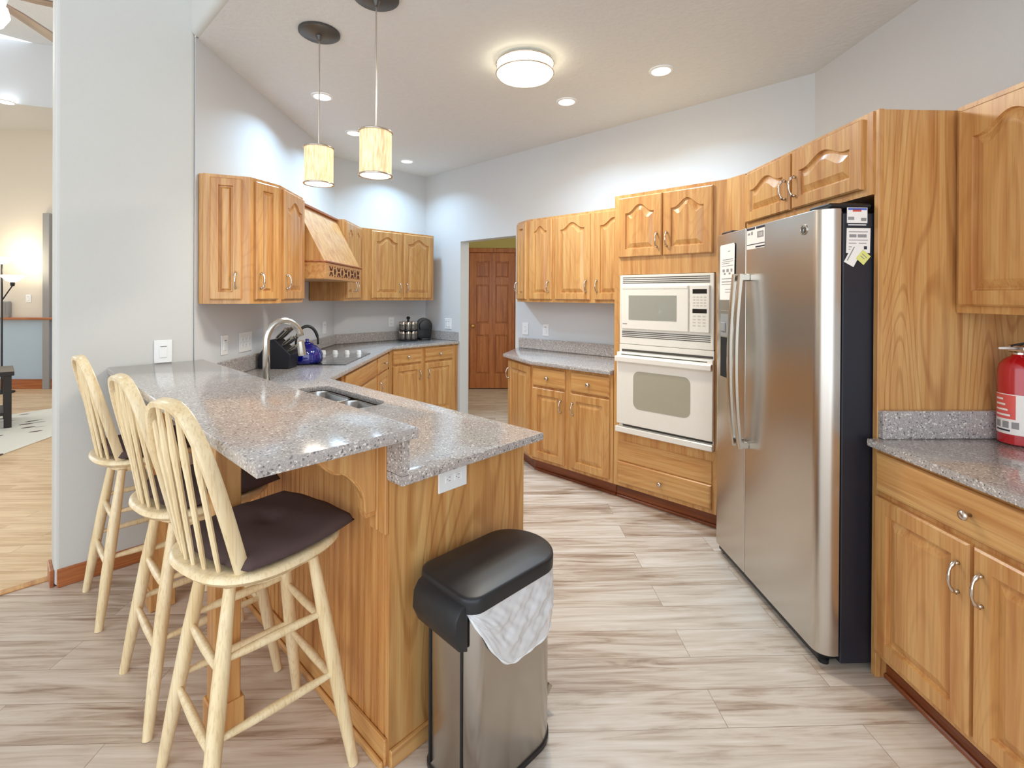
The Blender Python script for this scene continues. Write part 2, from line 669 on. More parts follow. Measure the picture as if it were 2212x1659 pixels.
def add_drawer(root, x0, x1, z0, z1, knob=True, mat='oak_h'):
    d = obj('drawer', slab_bm(x1 - x0, z1 - z0), mat, root, (x0, 0, z0))
    if knob:
        obj('knob', knob_bm(), 'nickel', d, ((x1 - x0) / 2, -0.02, (z1 - z0) / 2), smooth=True)['label'] = 'round nickel knob'
    return d


def cabinet(name, label, org, rz, w_, depth, z0, z1, toe=True, group=None, mat='oak'):
    r = thing(name, label, 'cabinet', (org[0], org[1], 0), rz, group)
    bm = new()
    box(bm, 0, w_, 0, depth, z0 + (0.10 if toe else 0), z1)
    obj('carcass', bm, mat, r)
    if toe:
        bm = new()
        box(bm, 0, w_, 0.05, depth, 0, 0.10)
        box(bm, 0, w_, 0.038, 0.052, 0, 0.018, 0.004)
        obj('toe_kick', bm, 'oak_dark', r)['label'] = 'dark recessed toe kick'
    return r


# ------------------------------------------------------------------ setting
ZC = 2.941
WT = 4.76
XO = 3.732            # oven wall
YP = 3.269            # pillar wall
C45 = -2.471          # cooktop wall, x-y
YM = 4.99             # middle wall
CF = 2.991            # fridge wall, x-y
YC4 = XO - CF

fl = new()
prism(fl, [(-5, -3.5), (9, -3.5), (9, 9), (6.45, 9), (0.84, 3.39), (-5, 3.39)], -0.05, 0.0)
struct('floor', fl, 'floor')
fl = new()
prism(fl, [(-5, 3.39), (0.84, 3.39), (6.45, 9), (6.45, 14), (-5, 14)], -0.05, 0.0)
struct('floor_living_room', fl, 'floor_lr')

bm = new()
prism(bm, [(0.205, YP), (0.7975, YP), (0.7975, YP + 0.155), (0.205, YP + 0.155)], 0, WT, 0.0)
o = struct('wall_left', bm, 'wall_beige')
bv = o.modifiers.new('bullnose', 'BEVEL')
bv.width = 0.018
bv.segments = 3
bv.limit_method = 'ANGLE'
bm = new()
s0, s1 = (0.798 + YP) / R2, (2 * YM + C45) / R2
prism(bm, [ST(s0 + 0.001, C45), ST(s1, C45), ST(s1 + 0.2, C45 - 0.16), ST(s0 + 0.08, C45 - 0.16)], 0, ZC)
struct('wall_cooktop_side', bm, 'wall')
bm = new()
prism(bm, [(YM + C45, YM), (XO, YM), (XO + 0.13, YM), (XO + 0.13, YM + 0.12), (YM + C45 - 0.05, YM + 0.12)], 0, ZC)
struct('wall_back', bm, 'wall')
# oven wall with the doorway
DY0, DY1, DH = 3.44, 4.32, 2.08
bm = new()
prism(bm, [(XO, YM), (XO, DY1), (XO + 0.13, DY1), (XO + 0.13, YM)], 0, ZC)
prism(bm, [(XO, DY0), (XO, YC4), (XO + 0.13, YC4 - 0.05), (XO + 0.13, DY0)], 0, ZC)
prism(bm, [(XO, DY1), (XO, DY0), (XO + 0.13, DY0), (XO + 0.13, DY1)], DH, ZC)
struct('wall_right', bm, 'wall')
bm = new()
sA, sB = (XO + YC4) / R2, -1.2
prism(bm, [ST(sA, CF), ST(sB, CF), ST(sB, CF + 0.18), ST(sA + 0.03, CF + 0.18)], 0, ZC)
struct('wall_front_right', bm, 'wall')
# dropped kitchen ceiling with its rounded edge over the bar
bm = new()
prism(bm, [(0.815, -2.6), (2.2, -2.6), (XO + 0.2, YC4 - 0.3), (XO + 0.2, YM + 0.2), (YM + C45 - 0.1, YM + 0.2), (0.815, YP + 0.06)], ZC, ZC + 0.12)
struct('ceiling', bm, 'ceil')
bm = new()
r = 0.038
prof = [(0.815, ZC), (0.777 + r, ZC)] + [(0.777 + r - r * math.sin(PI / 2 * i / 8), ZC + r - r * math.cos(PI / 2 * i / 8)) for i in range(1, 9)] + [(0.777, 4.75), (0.815, 4.75)]
# profile in x,z swept along y
prism(bm, prof, -(YP - 0.001), 2.6, mat=Matrix.Rotation(PI / 2, 4, 'X'))
struct('wall_soffit', bm, 'wall_beige', smooth=40)
bm = new()
prism(bm, [(-5, -3.5), (0.79, -3.5), (0.79, 3.42), (6.4, 9), (-5, 9)], 4.75, 4.85)
struct('ceiling_vault', bm, 'ceil')
# baseboard under the pillar wall and transition strip between the two floors
bm = new()
box(bm, 0.215, 0.80, YP - 0.012, YP + 0.004, 0, 0.085, 0.003)
box(bm, 0.215, 0.80, YP - 0.024, YP - 0.008, 0, 0.02, 0.004)
struct('baseboard_left', bm, 'oak_red')
bm = new()
box(bm, 0.190, 0.206, YP + 0.005, YP + 0.155, 0, 0.085, 0.003)
struct('baseboard_left_end', bm, 'oak_red')
bm = new()
box(bm, -5, 0.205, 3.365, 3.415, 0, 0.007, 0.003)
struct('trim_1', bm, 'oak_y')

# hall behind the doorway
HC = 10.66            # x+y of the diagonal hall wall
bm = new()
hs = HC / R2


def HW(cc, off=0.0):
    return ST(hs + off, cc)


# diagonal wall around the door opening
dc0, dc1, dh = -0.60, 0.44, 2.13
prism(bm, [HW(-2.2), HW(dc0), HW(dc0, 0.12), HW(-2.2, 0.12)], 0, 2.75)
prism(bm, [HW(dc1), HW(3.4), HW(3.4, 0.12), HW(dc1, 0.12)], 0, 2.75)
prism(bm, [HW(dc0), HW(dc1), HW(dc1, 0.12), HW(dc0, 0.12)], dh, 2.75)
prism(bm, [HW(dc0 - 0.3, 0.12), HW(dc1 + 0.3, 0.12), HW(dc1 + 0.3, 0.16), HW(dc0 - 0.3, 0.16)], 0, 2.75)  # unseen backing slab, added to stop light leaking round the door
struct('wall_hall', bm, 'wall_yellow')
bm = new()
prism(bm, [(XO + 0.13, 5.9), (4.8, 6.4), (4.75, 6.45), (XO + 0.13, 6.0)], 0, 2.75)
prism(bm, [(XO + 0.13, 1.6), (7.5, 1.6), (7.5, 1.5), (XO + 0.13, 1.5)], 0, 2.75)
struct('wall_hall_side', bm, 'wall_yellow')
bm = new()
prism(bm, [(XO + 0.13, 1.5), (8, 1.5), (8, 3.5), (4.8, 6.5), (XO + 0.13, 6.5)], 2.75, 2.8)
struct('ceiling_hall', bm, 'ceil')
hl = thing('hall_fill_light', 'unseen round ceiling light added to brighten the hall behind the doorway', 'ceiling light', (4.75, 3.6, 2.75))  # unseen lamp, added to lift the dark hall
bm = new()
lathe(bm, [(0.14, -0.001), (0.14, -0.03), (0.10, -0.07), (0.001, -0.085)], 28)
obj('fill_bowl', bm, 'glow_warm', hl, smooth=50)
hd_ = bpy.data.lights.new('hall_fill_glow', 'POINT')
hd_.energy = 5.5
hd_.color = WARM
hd_.shadow_soft_size = 0.1
ho_ = bpy.data.objects.new('hall_fill_glow', hd_)
COL.objects.link(ho_)
ho_.parent = hl
ho_.location = (0, 0, -0.2)
# six panel door and its casing, local x along the wall, local -y toward the kitchen
hp = HW(dc0)
bm = new()
cw = (dc1 - dc0) / R2
for x0, x1, z0, z1 in ((-0.06, 0.012, 0, dh + 0.055), (cw - 0.012, cw + 0.06, 0, dh + 0.055), (0.012, cw - 0.012, dh - 0.012, dh + 0.055)):
    box(bm, x0, x1, -0.02, 0.0, z0, z1, 0.005)
cs = obj('trim_2', bm, 'door_oak', None, (hp[0], hp[1], 0), -PI / 4)
cs['kind'] = 'structure'
dr = bpy.data.objects.new('door_1', None)
COL.objects.link(dr)
dr.location = (hp[0], hp[1], 0)
dr.rotation_euler = (0, 0, -PI / 4)
dr['kind'] = 'structure'
bm = new()
dw = cw - 0.03
box(bm, 0.015, 0.015 + dw, 0.012, 0.045, 0.012, dh - 0.014)
st_, rl = 0.10, 0.11
cols = ((0.015 + st_, 0.015 + dw / 2 - 0.045), (0.015 + dw / 2 + 0.045, 0.015 + dw - st_))
rows = ((0.24, 0.84), (1.02, 1.62), (1.73, 1.98))
xs = [0.015, 0.015 + st_, 0.015 + dw / 2 - 0.045, 0.015 + dw / 2 + 0.045, 0.015 + dw - st_, 0.015 + dw]
for x0, x1 in ((xs[0], xs[1]), (xs[2], xs[3]), (xs[4], xs[5])):
    box(bm, x0, x1, 0.0, 0.014, 0.012, dh - 0.014, 0.003)
for z0, z1 in ((0.012, 0.24), (0.84, 1.02), (1.62, 1.73), (1.98, dh - 0.014)):
    for x0, x1 in cols:
        box(bm, x0 - 0.002, x1 + 0.002, 0.0, 0.014, z0, z1, 0.003)
obj('door_leaf', bm, 'door_oak', dr)['label'] = 'six panel oak leaf'
for z0, z1 in rows:
    for x0, x1 in cols:
        bm = new()
        box(bm, x0 + 0.015, x1 - 0.015, 0.004, 0.014, z0 + 0.015, z1 - 0.015, 0.008)
        obj('door_panel', bm, 'door_oak', dr)
bm = new()
lathe(bm, [(0.03, 0), (0.03, 0.006), (0.011, 0.012), (0.011, 0.035), (0.027, 0.045), (0.030, 0.058), (0.020, 0.07), (0.001, 0.072)], 18, Matrix.Rotation(PI / 2, 4, 'X'))
obj('door_knob', bm, 'brass', dr, (0.07, 0.002, 0.98), smooth=True)['label'] = 'round brass knob'

# ------------------------------------------------------------------ peninsula
PX0, PX1, PY0 = 0.829, 1.445, 1.29
r = thing('peninsula_cabinet', 'honey oak peninsula base under the two-level granite, with beadboard back and corbel', 'cabinet', (PX0, PY0, 0), 0)
bm = new()
box(bm, 0.0085, PX1 - PX0, 0.012, 0.70, 0.10, 0.883)
box(bm, 0.548, PX1 - PX0, 0.70, 1.60, 0.10, 0.883)
box(bm, 0.0085, 0.045, 0.70, 1.60, 0.10, 0.883)
box(bm, 0.045, 0.548, 0.70, 1.60, 0.10, 0.12)
obj('carcass', bm, 'oak', r)
bm = new()
box(bm, 0.0, PX1 - PX0, -0.006, 0.012, 0.0, 0.884)
obj('end_panel', bm, 'oak_panel', r)['label'] = 'flat oak end panel facing the camera'
bm = new()
prof = [(0.008, 0.012), (0.008, 1.975)]
nb = 48
for k in range(nb, 0, -1):
    y1_ = 0.012 + 1.963 * k / nb
    y0_ = 0.012 + 1.963 * (k - 1) / nb
    prof += [(0.0, y1_ - 0.0002), (0.0, y0_ + 0.0115), (0.0045, y0_ + 0.0105), (0.0045, y0_ + 0.0085), (0.0008, y0_ + 0.0072), (0.0008, y0_ + 0.0038), (0.0045, y0_ + 0.0025), (0.0045, y0_ + 0.0008)]
prism(bm, prof, 0.0, 1.028)
obj('beadboard_panel', bm, 'bead', r)['label'] = 'narrow vertical beadboard on the stool side'
bm = new()
box(bm, -0.012, 0.0, -0.0, 1.972, 0.0, 0.085, 0.003)
box(bm, -0.026, -0.012, -0.0, 1.972, 0.0, 0.024, 0.005)
obj('side_baseboard', bm, 'oak_y', r)
bm = new()
box(bm, -0.0, PX1 - PX0, -0.020, -0.006, 0.0, 0.055, 0.003)
obj('end_baseboard', bm, 'oak_h', r)
bm = new()
box(bm, -0.014, 0.0, -0.004, 0.035, 0.715, 1.028, 0.003)
box(bm, -0.020, 0.0, 0.035, 0.075, 0.72, 1.028, 0.003)
obj('corner_strip', bm, 'oak', r)
# scrolled corbel in a plane at right angles to the beadboard
prof = [(0, 0), (0, -0.262), (-0.035, -0.262)]
for i in range(9):
    a = i / 8
    prof.append((-0.040 - 0.052 * a ** 1.8, -0.250 + 0.125 * a ** 0.75))
prof.append((-0.098, -0.118))
for i in range(9):
    a = i / 8
    prof.append((-0.112 - 0.080 * a ** 0.8 * 1.0, -0.108 + 0.062 * a ** 1.6))
for i in range(5):
    a = i / 4
    prof.append((-0.20 - 0.055 * a, -0.043 + 0.043 * a ** 1.5 * 1.0))
bm = new()
prism(bm, prof, -0.016, 0.016, 0.002, 1, mat=Matrix.Rotation(PI / 2, 4, 'X'))
obj('corbel', bm, 'oak', r, (-0.018, 0.055, 1.029))['label'] = 'scroll cut oak corbel'
bm = new()
prism(bm, [(p[0] * 0.93 - 0.006, p[1] * 0.93 - 0.002) for p in prof], -0.022, 0.022, 0.002, 1, mat=Matrix.Rotation(PI / 2, 4, 'X'))
obj('corbel_core', bm, 'oak', r, (-0.018, 0.055, 1.029))
for py in (0.535, 1.45):
    bm = new()
    box(bm, -0.335, -0.255, py - 0.04, py + 0.04, 0.0, 1.0285, 0.003)
    box(bm, -0.345, -0.245, py - 0.05, py + 0.05, 0.0, 0.09, 0.004)
    obj('bar_post', bm, 'oak', r)['label'] = 'square oak post holding up the bar overhang'
    bm = new()
    box(bm, -0.255, 0.0, py - 0.02, py + 0.02, 0.93, 1.0285, 0.003)
    obj('bar_rail', bm, 'oak_h', r)
# kitchen side doors
for k in range(3):
    d = obj('door', door_bm(0.46, 0.70, False), 'oak', r, (PX1 - PX0, 0.06 + 0.5 * k, 0.13), PI / 2)

bm = new()
prism(bm, [(0.405, 1.165), (0.849, 1.165), (0.849, YP + 0.034), (0.80, YP - 0.004), (0.405, YP - 0.004)], 1.030, 1.064, 0.007)
o = obj('bar_countertop', bm, 'granite', smooth=30)
tag(o, 'raised speckled granite bar top over the stools, ending at the greige pillar wall', 'countertop')

# main counter: peninsula, cooktop diagonal and back run in one slab with a sink opening
sinkh = rrect(0.955, 1.345, 2.09, 2.775, 0.07)
poly = [(0.819, 1.205), (1.472, 1.205), (1.472, 2.972), (1.472 + 1.358, 4.33), (XO - 0.002, 4.33), (XO - 0.002, YM - 0.002), (YM + C45 + 0.002, YM - 0.002), (0.8385, 3.316), (0.8385, 1.284), (0.819, 1.284)]
rt = thing('granite_countertop', 'long lower granite counter running from the peninsula past the cooktop to the doorway wall', 'countertop')
bm = new()
prism(bm, poly, 0.884, 0.914, 0.006, 2, holes=[sinkh])
obj('slab', bm, 'granite', rt, smooth=30)
bm = new()
prism(bm, [(0.819, 1.205), (0.846, 1.205), (0.846, 3.31), (0.8385, 3.30), (0.8385, 1.284), (0.819, 1.284)], 0.9145, 1.0295, 0.001, 1)
obj('riser', bm, 'granite', rt)['label'] = 'granite riser under the bar top'
bm = new()
sb = 0.026
a0, a1 = (0.96 + 0.96 - C45) / R2, s1 - 0.003
prism(bm, [ST(a0, C45 + 0.003), ST(a1, C45 + 0.003), ST(a1 - 0.002, C45 + 0.003 + sb), ST(a0, C45 + 0.003 + sb)], 0.9145, 1.02, 0.003, 1)
prism(bm, [(YM + C45 + 0.004, YM - 0.003), (XO - 0.003, YM - 0.003), (XO - 0.003, 4.345), (XO - 0.021, 4.345), (XO - 0.021, YM - 0.021), (YM + C45 + 0.012, YM - 0.021)], 0.9145, 1.02, 0.003, 1)
obj('backsplash', bm, 'granite', rt)

# sink
r = thing('kitchen_sink', 'double bowl stainless undermount sink cut into the lower peninsula counter', 'sink', (0, 0, 0))


def basin(y0, y1, depth):
    bm = new()
    loops = []
    for z, ins, rr in ((0.882, -0.008, 0.07), (0.882, 0.004, 0.065), (0.872, 0.008, 0.06), (0.90 - depth, 0.016, 0.055), (0.884 - depth, 0.05, 0.04)):
        loops.append([bm.verts.new((p[0], p[1], z)) for p in rrect(0.955 + ins, 1.345 - ins, y0 + ins, y1 - ins, rr)])
    for a, b in zip(loops, loops[1:]):
        n = len(a)
        for i in range(n):
            j = (i + 1) % n
            bm.faces.new((a[i], a[j], b[j], b[i]))
    bm.faces.new(loops[-1])
    return bm


for (y0, y1) in ((2.085, 2.42), (2.435, 2.78)):
    b_ = obj('basin', basin(y0, y1, 0.19), 'sinksteel', r, smooth=50)
    so = b_.modifiers.new('thickness', 'SOLIDIFY')
    so.thickness = 0.0015
    so.offset = -1
    bm = new()
    lathe(bm, [(0.04, 0), (0.042, 0.003), (0.03, 0.002), (0.02, 0.0005)], 20)
    obj('drain', bm, 'chrome', r, (1.15, (y0 + y1) / 2, 0.697), smooth=True)

# faucet
r = thing('pull_down_faucet', 'tall brushed nickel gooseneck faucet behind the raised bar', 'faucet', (0.895, 2.45, 0.9145), 0)
bm = new()
lathe(bm, [(0.028, 0), (0.028, 0.006), (0.023, 0.012), (0.0225, 0.10), (0.019, 0.115)], 20)
obj('base', bm, 'chrome', r, smooth=40)
bm = new()
pts = [(0, 0, 0.11), (0, 0, 0.30)]
for i in range(1, 19):
    a = PI - i * (PI * 0.93) / 18
    pts.append((0.083 + 0.083 * math.cos(a), 0, 0.305 + 0.100 * math.sin(a)))
tube(bm, pts, [0.0165] + [0.0155] * 18 + [0.0155], 14, up=(0, 1, 0))
obj('neck', bm, 'chrome', r, smooth=True)
bm = new()
tube(bm, [(0.164, 0, 0.300), (0.171, 0, 0.245), (0.174, 0, 0.228)], [0.0165, 0.0195, 0.019], 14, up=(0, 1, 0))
obj('spray_head', bm, 'chrome', r, smooth=40)
bm = new()
tube(bm, [(0, -0.02, 0.075), (0.0, -0.045, 0.08), (0.0, -0.10, 0.10)], [0.008, 0.008, 0.006], 10)
obj('lever', bm, 'chrome', r, smooth=True)

# ------------------------------------------------------------------ base cabinets on the cooktop side
CB = -1.553
r = cabinet('base_cabinet', 'diagonal oak base cabinet with wide drawers below the cooktop', ST(3.50, CB), PI / 4, 0.99, 0.645, 0, 0.884)
add_drawer(r, 0.06, 0.955, 0.715, 0.862, False)
add_drawer(r, 0.06, 0.955, 0.42, 0.70, True)
add_drawer(r, 0.06, 0.955, 0.125, 0.405, True)
r = cabinet('base_cabinet', 'narrow diagonal oak base cabinet right of the wide drawer unit', ST(4.492, CB), PI / 4, 0.50, 0.645, 0, 0.884)
add_drawer(r, 0.03, 0.455, 0.715, 0.862, True)
add_door(r, 0.03, 0.455, 0.125, 0.70, False, 'LT')
r = cabinet('base_cabinet', 'oak base cabinet with two drawers over two doors left of the doorway', (2.80, 4.36), 0, XO - 2.80 - 0.004, YM - 4.36 - 0.006, 0, 0.884)
add_drawer(r, 0.04, 0.40, 0.72, 0.862)
add_drawer(r, 0.455, 0.845, 0.72, 0.862)
add_door(r, 0.04, 0.40, 0.125, 0.70, False, 'RT')
add_door(r, 0.455, 0.845, 0.125, 0.70, False, 'LT')

# ------------------------------------------------------------------ upper cabinets, cooktop side
ZU, ZT = 1.392, 2.157
p0, p1, p2 = (0.836, 3.258), (1.059, 3.159), (1.265, 3.250)
p3 = ST(3.612, -2.006)
r = thing('upper_cabinet', 'three-sided oak wall cabinet with bent front beside the greige pillar', 'cabinet', (p0[0], p0[1], 0))


def L(p):
    return (p[0] - p0[0], p[1] - p0[1])


bm = new()
prism(bm, [L(p0), L(p1), L(p2), L(p3), L(ST(3.612, C45 + 0.006)), L(ST(2.905, C45 + 0.006)), L((0.836, 3.272))], ZU, ZT)
obj('carcass', bm, 'oak', r)
for a, b, i0, i1, arch, hand in ((p0, p1, 0.035, 0.045, False, 'RB'), (p1, p2, 0.03, 0.02, False, 'LB'), (p2, p3, 0.035, 0.015, True, 'LB')):
    ang = math.atan2(b[1] - a[1], b[0] - a[0])
    ln = math.hypot(b[0] - a[0], b[1] - a[1])
    q = L((a[0] + math.cos(ang) * i0, a[1] + math.sin(ang) * i0))
    add_door(r, 0, ln - i0 - i1, ZU + 0.025, ZT - 0.02, arch, hand, loc=(q[0], q[1], ZU + 0.025), rz=ang)

# range hood
HS0, HS1 = 3.632, 4.585
hw = HS1 - HS0
HF = (0.494 - 0.010)
hd = (-2.006 - C45) / R2
q = ST(HS0, C45 + 0.006)
r = thing('range_hood', 'sloping oak range hood with carved lattice band above the cooktop', 'range hood', (q[0], q[1], 0), PI / 4)
# local: x along wall, y negative toward the room
bm = new()
dt, db = hd + 0.02, HF - 0.012
vs = [bm.verts.new(p) for p in ((0.006, 0, 1.70), (hw - 0.006, 0, 1.70), (hw - 0.006, -db, 1.70), (0.006, -db, 1.70),
                                (0.006, 0, ZT - 0.02), (hw - 0.006, 0, ZT - 0.02), (hw - 0.006, -dt + 0.1, ZT - 0.02), (0.006, -dt + 0.1, ZT - 0.02))]
for f in ((0, 1, 2, 3), (4, 5, 6, 7), (0, 1, 5, 4), (1, 2, 6, 5), (2, 3, 7, 6), (3, 0, 4, 7)):
    bm.faces.new([vs[i] for i in f])
obj('sloped_body', bm, 'oak', r)
bm = new()
box(bm, 0.0, hw, -HF, 0, 1.566, 1.69, 0.003)
obj('band', bm, 'oak_h', r)
bm = new()
box(bm, -0.004, hw + 0.004, -HF - 0.012, 0, 1.69, 1.704, 0.004)
obj('ledge_molding', bm, 'oak_red', r)
bm = new()
box(bm, 0, hw, -dt + 0.08, 0, ZT - 0.02, ZT, 0.003)
obj('top_molding', bm, 'oak_red', r)
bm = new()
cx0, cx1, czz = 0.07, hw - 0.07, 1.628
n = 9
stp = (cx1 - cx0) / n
for k in range(n):  # solid dark shapes stand in for the shaded holes in the band
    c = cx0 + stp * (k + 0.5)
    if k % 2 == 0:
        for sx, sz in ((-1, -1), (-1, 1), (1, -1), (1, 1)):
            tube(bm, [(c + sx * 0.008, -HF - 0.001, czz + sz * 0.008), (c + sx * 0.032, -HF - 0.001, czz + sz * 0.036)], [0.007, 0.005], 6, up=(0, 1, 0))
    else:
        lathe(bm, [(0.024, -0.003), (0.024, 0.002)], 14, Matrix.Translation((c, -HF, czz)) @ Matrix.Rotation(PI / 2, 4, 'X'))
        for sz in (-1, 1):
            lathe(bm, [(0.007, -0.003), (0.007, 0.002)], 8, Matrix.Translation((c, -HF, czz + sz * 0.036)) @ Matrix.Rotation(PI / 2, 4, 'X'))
obj('lattice_cutout_shade', bm, plain('cutout_shadow', (74, 34, 22), 0.7), r)['label'] = 'dark shapes painting the shade inside the lattice cut-outs'

r = cabinet('upper_cabinet', 'narrow oak wall cabinet with two slim doors right of the range hood', ST(4.592, -2.006), PI / 4, 0.555, hd - 0.008, ZU, ZT, False)
add_door(r, 0.02, 0.268, ZU + 0.025, ZT - 0.02, True, 'RB')
add_door(r, 0.274, 0.50, ZU + 0.025, ZT - 0.02, True, 'LB')
r = thing('upper_cabinet', 'oak wall cabinet with two arched doors in the back corner left of the doorway', 'cabinet', (2.655, 4.64, 0))
bm = new()
prism(bm, [(0, 0), (0.93, 0), (0.93, YM - 4.64 - 0.005), (-0.13, YM - 4.64 - 0.005), (-0.13, 0.10)], ZU, ZT)
obj('carcass', bm, 'oak', r)
add_door(r, 0.10, 0.475, ZU + 0.025, ZT - 0.02, True, 'RB')
add_door(r, 0.505, 0.905, ZU + 0.025, ZT - 0.02, True, 'LB')

# ------------------------------------------------------------------ doorway side: small base and uppers, oven tower
FX = 3.05             # face of the oven tower and base cabinets
RZ = -PI / 2
r = thing('base_cabinet', 'oak base cabinet with angled end door, right of the doorway', 'cabinet', (FX, 2.62, 0), RZ)
# local x runs toward -Y, local y into the wall (+X)
bm = new()
dp = XO - FX - 0.004
prism(bm, [(0, 0), (0.77, 0), (0.77, dp), (-0.72, dp), (-0.455, 0.20)], 0.10, 0.884)
obj('carcass', bm, 'oak', r)
bm = new()
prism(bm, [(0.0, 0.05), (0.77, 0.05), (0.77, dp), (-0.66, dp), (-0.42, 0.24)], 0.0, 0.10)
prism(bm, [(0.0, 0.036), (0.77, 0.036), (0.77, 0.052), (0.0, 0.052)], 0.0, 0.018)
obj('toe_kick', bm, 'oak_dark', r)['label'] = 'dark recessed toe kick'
add_drawer(r, 0.015, 0.345, 0.715, 0.862)
add_drawer(r, 0.40, 0.745, 0.715, 0.862)
add_door(r, 0.015, 0.345, 0.125, 0.70, False, 'RT')
add_door(r, 0.40, 0.745, 0.125, 0.70, False, 'LT')
ang = math.atan2(-0.20, 0.455)
add_door(r, 0, 0.455, 0.125, 0.862, False, 'LT', loc=(-0.435, 0.191, 0.125), rz=ang)

rt = thing('granite_countertop', 'small granite counter with a slanted left end between doorway and oven tower', 'countertop', (0, 0, 0))
bm = new()
prism(bm, [(3.012, 1.856), (3.012, 2.62), (3.215, 3.118), (XO - 0.003, 3.40), (XO - 0.003, 1.856)], 0.884, 0.914, 0.006)
obj('slab', bm, 'granite', rt, smooth=30)
bm = new()
box(bm, XO - 0.024, XO - 0.003, 1.86, 3.375, 0.9145, 1.02, 0.003)
obj('backsplash', bm, 'granite', rt)

UX = 3.402
r = thing('upper_cabinet', 'oak wall cabinet with three arched doors and a narrow angled end door', 'cabinet', (UX, 2.985, 0), RZ)
bm = new()
dp = XO - UX - 0.004
prism(bm, [(0, 0), (1.132, 0), (1.132, dp), (-0.34, dp), (-0.205, 0.085)], ZU, ZT)
obj('carcass', bm, 'oak', r)
add_door(r, 0.03, 0.295, ZU + 0.025, ZT - 0.02, True, 'RB')
add_door(r, 0.335, 0.70, ZU + 0.025, ZT - 0.02, True, 'RB')
add_door(r, 0.745, 1.115, ZU + 0.025, ZT - 0.02, True, 'LB')
ang = math.atan2(-0.085, 0.205)
add_door(r, 0, 0.195, ZU + 0.025, ZT - 0.02, False, 'LB', loc=(-0.195, 0.081, ZU + 0.025), rz=ang)

# oven tower
OY0, OY1 = 1.845, 1.068
r = thing('oven_cabinet', 'tall oak oven tower holding the biscuit microwave and wall oven', 'cabinet', (FX, OY0, 0), RZ)
tw = OY0 - OY1
dp = XO - FX - 0.004
bm = new()
box(bm, 0, tw, 0, dp, 0.10, 0.49)
box(bm, 0, 0.045, 0, dp, 0.49, 1.60)
box(bm, 0.715, tw, 0, dp, 0.49, 1.60)
box(bm, 0.045, 0.715, dp - 0.02, dp, 0.49, 1.60)
box(bm, 0, tw, 0, dp, 1.60, 2.165)
obj('carcass', bm, 'oak', r)
bm = new()
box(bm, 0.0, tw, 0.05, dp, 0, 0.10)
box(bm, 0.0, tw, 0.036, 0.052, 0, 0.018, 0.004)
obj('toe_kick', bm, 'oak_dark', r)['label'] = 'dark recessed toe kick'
bm = new()
box(bm, 0.04, 0.70, -0.006, 0.001, 0.285, 0.425, 0.002)
obj('filler_panel', bm, 'oak_h', r)
add_drawer(r, 0.04, 0.70, 0.128, 0.278)
add_door(r, 0.04, 0.365, 1.722, 2.140, True, 'RB')
add_door(r, 0.375, 0.70, 1.722, 2.140, True, 'LB')
# angled oak filler toward the refrigerator
p = (2.980, 0.938)
bm = new()
prism(bm, [(tw, 0.0), (OY0 - p[1], p[0] - FX), (OY0 - p[1] + 0.01, p[0] - FX + 0.03), (tw, 0.03)], 0.10, 2.165)
obj('angled_filler', bm, 'oak', r)

# microwave
r = thing('microwave_oven', 'biscuit built-in microwave with louvred trim above the wall oven', 'microwave', (FX, OY0, 0), RZ)
mx0, mx1 = 0.050, 0.710
bm = new()
box(bm, mx0, mx1, -0.012, 0.35, 1.115, 1.597, 0.004)
obj('trim_frame', bm, 'appl', r)
for z in (1.575, 1.562, 1.549, 1.538):  # dark strips paint the shade in the louvre slots
    bm = new()
    box(bm, mx0 + 0.025, mx1 - 0.025, -0.0135, -0.0115, z, z + 0.0055)
    obj('louver_shade', bm, 'vent_dark', r)
for z in (1.205, 1.193, 1.181, 1.169):
    bm = new()
    box(bm, mx0 + 0.02, mx1 - 0.02, -0.0135, -0.0115, z - 0.005, z)
    obj('louver_shade', bm, 'vent_dark', r)
bm = new()
box(bm, mx0 + 0.022, mx0 + 0.505, -0.030, -0.012, 1.222, 1.523, 0.004)
d = obj('door', bm, 'appl', r)
bm = new()
box(bm, mx0 + 0.03, mx0 + 0.50, -0.034, -0.029, 1.500, 1.518, 0.002)
obj('top_grip', bm, 'appl', d)
bm = new()
box(bm, mx0 + 0.082, mx0 + 0.428, -0.0315, -0.029, 1.286, 1.455)
obj('window', bm, 'appl_glass2', d)
bm = new()
box(bm, mx0 + 0.035, mx0 + 0.07, -0.0308, -0.0295, 1.254, 1.260)
obj('maker_mark', bm, 'ink', d)
bm = new()
box(bm, mx0 + 0.511, mx1 - 0.022, -0.028, -0.012, 1.222, 1.523, 0.004)
cp = obj('control_panel', bm, 'appl', r)
for z0, z1 in ((1.468, 1.496), (1.345, 1.372)):
    bm = new()
    box(bm, mx0 + 0.532, mx0 + 0.622, -0.0292, -0.0275, z0, z1)
    obj('display', bm, 'display', cp)
bm = new()
for zr in (1.446, 1.428, 1.410, 1.392):
    for k in range(4):
        box(bm, mx0 + 0.534 + k * 0.023, mx0 + 0.549 + k * 0.023, -0.0288, -0.0275, zr - 0.004, zr + 0.004)
for zr in (1.325, 1.305, 1.285, 1.265):
    for k in range(3):
        box(bm, mx0 + 0.534 + k * 0.031, mx0 + 0.553 + k * 0.031, -0.0288, -0.0275, zr - 0.004, zr + 0.004)
obj('keypad', bm, 'key', cp)

